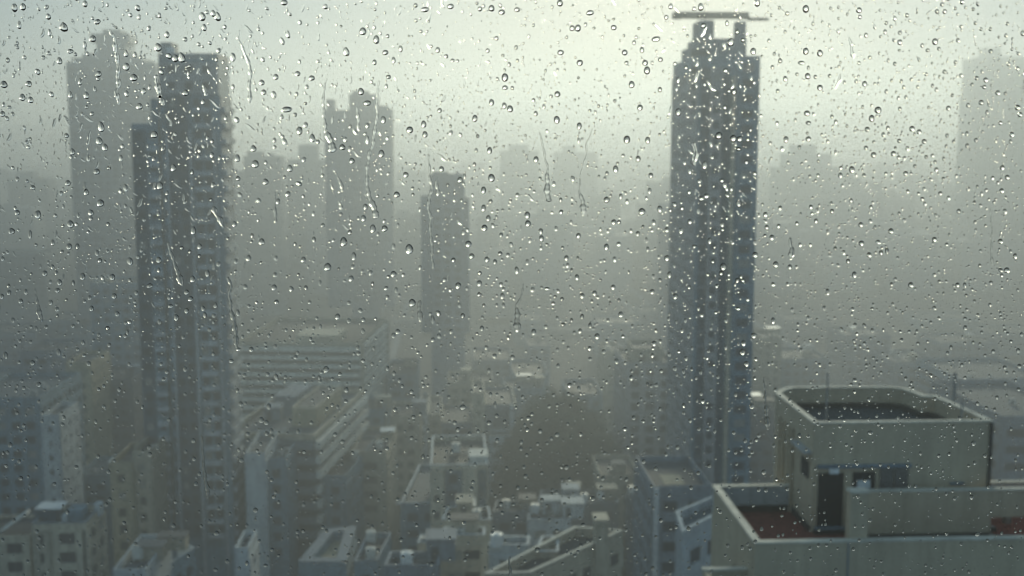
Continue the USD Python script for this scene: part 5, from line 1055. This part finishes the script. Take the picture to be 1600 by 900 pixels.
# trails of running water: centre line (x, y, width) in pixels of the photograph
RUNS = [
 ('long wavering water trail down the face of the crowned tower', [(171, 45, 3), (174, 53, 4), (179, 60, 5), (180, 72, 6), (182, 85, 6), (185, 100, 5), (184, 118, 6), (186, 132, 6), (181, 142, 5), (184, 152, 7), (186, 161, 6), (184, 164, 3)]),
 ('thin broken water trail in the sky right of the dark slim tower', [(374, 46, 2.5), (372, 60, 3), (381, 78, 3), (386, 92, 4), (391, 104, 5), (391, 120, 5), (389, 138, 5), (391, 152, 6), (390, 162, 4)]),
 ('water trail with a long swollen end on the left edge of the three-stepped tower', [(511, 122, 2), (506, 140, 3), (505, 158, 4), (506, 180, 4), (508, 200, 5), (513, 213, 8), (518, 224, 10), (520, 234, 11), (521, 239, 7)]),
 ('long kinked water trail down the right half of the three-stepped tower', [(592, 125, 3), (589, 150, 3), (589, 185, 4), (585, 205, 5), (583, 225, 4), (577, 240, 5), (575, 255, 5), (573, 272, 4), (574, 286, 5), (575, 300, 5), (580, 314, 7), (585, 326, 9), (588, 337, 9), (588, 342, 5)]),
 ('short kinked water trail inside the three-stepped tower top', [(558, 166, 3), (558, 178, 4), (561, 188, 5), (559, 197, 4), (562, 206, 3)]),
 ('faint long water trail on the left edge of the lone shouldered tower', [(669, 240, 2), (671, 262, 3), (672, 280, 4), (676, 295, 4), (670, 310, 5), (669, 325, 4), (673, 340, 4), (672, 360, 4), (675, 380, 4), (675, 405, 4), (677, 420, 3)]),
 ('short water trail beside the lone shouldered tower window line', [(683, 277, 3), (682, 287, 4), (684, 298, 6), (684, 306, 5)]),
 ('thin water trail ending in a square bead in the bright middle sky', [(842, 205, 2), (848, 225, 3), (851, 245, 3), (856, 262, 3), (855, 276, 6), (855, 290, 8), (855, 302, 9), (857, 312, 9), (857, 316, 5)]),
 ('crooked thin water trail with a forked end left of the crane tower', [(926, 200, 2), (923, 212, 2), (916, 222, 2.5), (917, 240, 2.5), (913, 256, 3), (908, 268, 2.5), (906, 285, 2.5), (905, 300, 3), (909, 310, 6), (911, 322, 9), (912, 332, 8), (910, 338, 4)]),
 ('water trail ending in a tall open sleeve below the picture middle', [(817, 442, 2), (817, 456, 2.5), (812, 468, 3), (807, 478, 4), (808, 490, 7), (808, 502, 9), (808, 514, 10), (808, 519, 6)]),
 ('thin dark water trail on the pale square misty tower', [(430, 298, 2), (429, 315, 3), (430, 332, 5), (431, 344, 5), (431, 349, 3)]),
 ('kinked water trail with a fat end low on the dark slim tower', [(262, 378, 3), (266, 392, 4), (270, 404, 4), (275, 418, 4), (278, 428, 8), (282, 437, 9), (284, 444, 7), (285, 447, 4)]),
 ('chain of joined water beads at the right side of the dark slim tower', [(332, 322, 5), (336, 330, 8), (339, 338, 4), (344, 344, 8), (347, 350, 5), (350, 356, 6)]),
 ('long dark water trail along the ribbed right side of the dark slim tower', [(355, 432, 3), (361, 445, 5), (358, 462, 4), (360, 475, 4), (362, 490, 6), (366, 505, 7), (368, 520, 7), (369, 535, 7), (370, 545, 4)]),
 ('short water trail with a dark blob end at the left edge', [(54, 450, 2), (57, 465, 3), (60, 482, 6), (63, 494, 8), (65, 503, 5)]),
 ('short wide double water trail on the crane tower upper face', [(1083, 222, 5), (1086, 232, 7), (1088, 242, 9), (1084, 252, 11), (1081, 258, 8)]),
 ('short water squiggle high in the sky right of the crane', [(1326, 57, 3), (1330, 67, 4), (1330, 77, 5), (1333, 87, 6), (1334, 91, 3)]),
 ('short slanting water streak in the sky above the wide misty tower', [(1313, 115, 3), (1311, 125, 4), (1307, 134, 4), (1305, 139, 2)]),
 ('short tapering water streak on the wide misty tower', [(1235, 370, 3), (1236, 382, 6), (1238, 394, 9), (1236, 403, 7), (1234, 407, 4)]),
 ('thin long water trail left of the stair house', [(1193, 588, 2), (1195, 610, 3), (1196, 630, 5), (1198, 650, 7), (1199, 665, 8), (1201, 672, 4)]),
 ('thin dark water trail low on the dark slim tower, nearest its foot', [(315, 680, 2), (317, 700, 2.5), (318, 725, 3), (320, 742, 4), (323, 758, 6), (325, 772, 7), (325, 780, 3)]),
 ('thin dark water trail cut by the bottom picture edge', [(796, 868, 2), (796, 880, 3), (797, 892, 4), (796, 905, 5)]),
 ('faint straight water trail at right under the tall blue tower', [(1547, 325, 2), (1549, 345, 2.5), (1550, 365, 3), (1549, 385, 3), (1550, 410, 4), (1550, 415, 2)]),
 ('short wide water sleeve beneath the lone shouldered tower', [(656, 468, 3), (655, 482, 6), (656, 494, 7), (658, 503, 6)]),
 ('short ragged water patch at the left edge of the dark slim tower top', [(243, 116, 4), (245, 126, 6), (247, 138, 8), (250, 148, 9), (250, 154, 5)]),
 ('hooked water streak below the ragged patch on the dark slim tower', [(247, 150, 3), (252, 152, 4), (254, 160, 8), (256, 166, 6)]),
 ('slanting water streak high on the dark slim tower right half', [(316, 131, 3), (319, 138, 4), (322, 146, 7), (324, 151, 5)]),
 ('wavering thin water streak on the left of the crowned tower', [(130, 192, 3), (126, 198, 4), (124, 205, 3), (120, 208, 3)]),
 ('curved thin water streak left of the dark slim tower wing', [(143, 203, 3), (139, 211, 4), (138, 220, 5), (136, 227, 6)]),
 ('thin water streak on the left of the three-stepped tower', [(528, 275, 3), (531, 284, 4), (535, 294, 6), (537, 300, 4)]),
]
def ribbon(pts, k):
    r = random.Random(500 + k)
    p = np.array(pts, float)
    s = np.concatenate([[0], np.cumsum(np.linalg.norm(np.diff(p[:, :2], axis=0), axis=1))])
    n = max(10, int(s[-1] / 1.6))
    q = np.linspace(0, s[-1], n)
    x, y, w = np.interp(q, s, p[:, 0]), np.interp(q, s, p[:, 1]), np.interp(q, s, p[:, 2])
    ker = np.array([1, 2, 3, 2, 1.0]) / 9
    sm = lambda a: np.convolve(np.pad(a, 2, 'edge'), ker, 'valid')
    x, y, w = sm(x), sm(y), sm(w)
    w = w * (1 + 0.22 * np.sin(q / 3.1 + r.uniform(0, 6)) + 0.15 * np.sin(q / 1.3 + r.uniform(0, 6)))
    x = x + 0.5 * np.sin(q / 4 + r.uniform(0, 6))
    w[0], w[-1] = 0.4, 0.6
    C = np.array([on_pane(a, b) for a, b in zip(x, y)])
    t = np.gradient(C[:, [0, 2]], axis=0); t /= np.linalg.norm(t, axis=1, keepdims=True)
    nrm = np.stack([t[:, 1], -t[:, 0]], 1)
    m = 9
    V = []
    for i in range(n):
        hw = max(w[i], 0.4) * PXM / 2
        for a in np.linspace(0, math.pi, m):
            o = math.cos(a) * hw
            V.append((C[i, 0] + nrm[i, 0] * o, C[i, 1] + math.sin(a) ** 1.0 * hw * 0.42, C[i, 2] + nrm[i, 1] * o))
    V = np.array(V)
    F_ = []
    for i in range(n - 1):
        for j in range(m):
            a, b_ = i * m + j, i * m + (j + 1) % m
            F_ += [(a, b_, b_ + m), (a, b_ + m, a + m)]
    F_ += [(0, j + 1, j) for j in range(1, m - 1)] + [((n - 1) * m, (n - 1) * m + j, (n - 1) * m + j + 1) for j in range(1, m - 1)]
    c = V.mean(0)
    tm = trimesh.Trimesh(V - c, np.array(F_), process=False)
    trimesh.repair.fix_normals(tm)
    return tm, c
for k, (lab, pts) in enumerate(RUNS):
    tm, c = ribbon(pts, k)
    path = '/World/' + numbered('/World', 'water_trail')
    o = usdkit.mesh(stage, path, tm, M['water'], smooth=50).GetPrim()
    UsdGeom.Xformable(o).AddTranslateOp().Set(Gf.Vec3d(*map(float, c)))
    tag(o, lab, 'water trail', 'trails of running rain on the window glass')

# the countless small drops: ONE instancer of a few dozen shapes
sr = random.Random(77)
mist = UsdGeom.PointInstancer.Define(stage, '/World/small_raindrops')
protos = []
ROUND, WILD, WORM, FLAT = [], [], [], []
for k in range(42):
    kind = ROUND if k < 10 else (WILD if k < 22 else (WORM if k < 30 else FLAT))
    if kind is ROUND: V, F_ = cap(1.0, sr.uniform(1.0, 1.15), sr, 18, 6, 0.1 * sr.random(), sr.uniform(76, 86), sr.uniform(-12, 8), 0.08 * sr.uniform(-1, 1), -0.1 * sr.random(), 0.03)
    elif kind is FLAT: V, F_ = cap(1.0, sr.uniform(1.0, 1.25), sr, 18, 6, 0.12 * sr.random(), sr.uniform(42, 54), sr.uniform(-12, 10), 0.1 * sr.uniform(-1, 1), -0.12 * sr.random(), 0.04)
    elif kind is WILD: V, F_ = cap(1.0, sr.uniform(1.1, 1.7), sr, 18, 6, 0.35 * sr.random(), sr.uniform(56, 74), sr.uniform(-32, 6), 0.3 * sr.uniform(0, 1), -0.3 * sr.random(), 0.09)
    else: V, F_ = cap(0.75, sr.uniform(1.7, 2.8), sr, 22, 6, 0.4 * sr.random(), sr.uniform(36, 54), sr.uniform(-50, 30), 0.3 * sr.uniform(-.3, 1), -0.3 * sr.random(), 0.16)
    if kind is WORM:
        V = V.copy(); V[:, 0] *= 1 + 0.5 * (np.abs(V[:, 2]) / np.abs(V[:, 2]).max()) ** 2; bend = sr.uniform(-0.35, 0.35); V[:, 0] += bend * (V[:, 2] ** 2)
    pth = '/World/small_raindrops/drop_shape_%03d' % (k + 1)
    usdkit.mesh(stage, pth, (V, F_), M['water'], smooth=50)
    protos.append(pth); kind.append(k)
mist.CreatePrototypesRel().SetTargets([Sdf.Path(p) for p in protos])
pos, idx, scl = [], [], []
cell, grid = 12.0, {}
def put(px, py, r):
    grid.setdefault((int(px // cell), int(py // cell)), []).append((px, py, r))
def free(px, py, r, gap):
    ci, cj = int(px // cell), int(py // cell)
    for i in range(ci - 2, ci + 3):
        for j in range(cj - 2, cj + 3):
            for x, y, q in grid.get((i, j), ()):
                if (x - px) ** 2 + (y - py) ** 2 < (r + q + gap) ** 2: return False
    return True
for d in keep: put(d[0], d[1], max(d[2], d[3]) / 2)
for lab, pts in RUNS:
    for (ax, ay, aw), (bx, by, bw_) in zip(pts, pts[1:]):
        for s_ in np.linspace(0, 1, 5): put(ax + (bx - ax) * s_, ay + (by - ay) * s_, max(aw, bw_) / 2 + 0.6)
def add(px, py, size, k, stretch=(1, 1)):
    pos.append(on_pane(px, py)); idx.append(k); scl.append((size * PXM * stretch[0], size * PXM * 0.98, size * PXM * stretch[1]))
for px, py, w, h in small:
    wild, side = style(px, py, sr)
    k = sr.choice(WILD if sr.random() < wild * 0.8 else (FLAT if sr.random() < (py - 220) / 330 else ROUND))
    add(px, py, w * 0.97, k, (1, h / w / 1.08))
def density(px, py):
    "how thick the small drops lie: thickest upper right and over the tower tops, thin towards the lower left"
    d = 0.62 + 0.38 * max(0, min(1, (px - 1150) / 200)) * max(0, min(1, (700 - py) / 300))
    d -= 0.30 * max(0, min(1, (py - 560) / 250))
    d += 0.2 * math.exp(-((px - 1120) / 60) ** 2 - ((py - 200) / 130) ** 2) + 0.25 * math.exp(-((px - 285) / 70) ** 2 - ((py - 190) / 110) ** 2)
    return d
from meshkit import noise
tries = 0
PXR = (-420, 2020, -320, 1220)
targets = [(5.2, 700), (4.2, 1500), (3.1, 3000), (2.1, 6500)]       # size in pixels and how many inside the picture
area = (PXR[1] - PXR[0]) * (PXR[3] - PXR[2]) / (1600 * 900.0)
for size, count in targets:
    made = 0
    for _ in range(int(count * area * 1.65)):
        px, py = sr.uniform(PXR[0], PXR[1]), sr.uniform(PXR[2], PXR[3])
        cl = 0.2 + 1.55 * float(noise(np.array([px / 45.0, py / 45.0, size]), 3))
        fine = 1.0 if size > 3 else 1 - 0.5 * max(0, min(1, (py - 430) / 200)) * max(0, min(1, (1500 - px) / 300))
        if sr.random() > density(min(max(px, 0), 1600), min(max(py, 0), 900)) * cl * fine: continue
        s_ = size * sr.uniform(0.78, 1.25)
        if not free(px, py, s_ * 0.55, 0.5 if s_ > 2.5 else 0.25): continue
        wild, side = style(px, py, sr)
        u = sr.random()
        k = sr.choice(WORM if u < 0.33 * wild else (WILD if u < 0.33 * wild + 0.6 * wild + 0.1 else (FLAT if sr.random() < (py - 220) / 330 else ROUND)))
        add(px, py, s_, k, (sr.uniform(0.9, 1.1), sr.uniform(0.85, 1.2)))
        put(px, py, s_ * 0.55)
# beyond the picture the bigger drops go on too
for _ in range(2200):
    px, py = sr.uniform(PXR[0], PXR[1]), sr.uniform(PXR[2], PXR[3])
    if -8 < px < 1608 and -8 < py < 908: continue
    s_ = sr.uniform(5, 10)
    if free(px, py, s_ * .6, 1.0):
        add(px, py, s_, sr.choice(ROUND + WILD)); put(px, py, s_ * .6)
mist.CreatePositionsAttr(Vt.Vec3fArray.FromNumpy(np.array(pos, np.float32)))
mist.CreateProtoIndicesAttr(Vt.IntArray.FromNumpy(np.array(idx, np.int32)))
mist.CreateScalesAttr(Vt.Vec3fArray.FromNumpy(np.array(scl, np.float32)))
tag(mist.GetPrim(), 'countless small raindrops scattered all over the window glass', 'raindrops', kind='stuff')


# ------------------------------------------------------------ haze
hz = usdkit.material(stage, '/World/Looks/haze_look', {'v': ('principled_volume', {'color': HAZE_COLOR, 'density': HAZE_DENSITY, 'anisotropy': HAZE_G})}, [], volume='v.volume')
HZ_TOP = 92.0
pm = usdkit.mesh(stage, '/World/haze', box(-4200, 4200, -400, 6200, GROUND - 2.0, HZ_TOP).arrays(), hz).GetPrim()
tag(pm, 'thin pale rain mist hanging over the whole city', 'haze', kind='stuff')
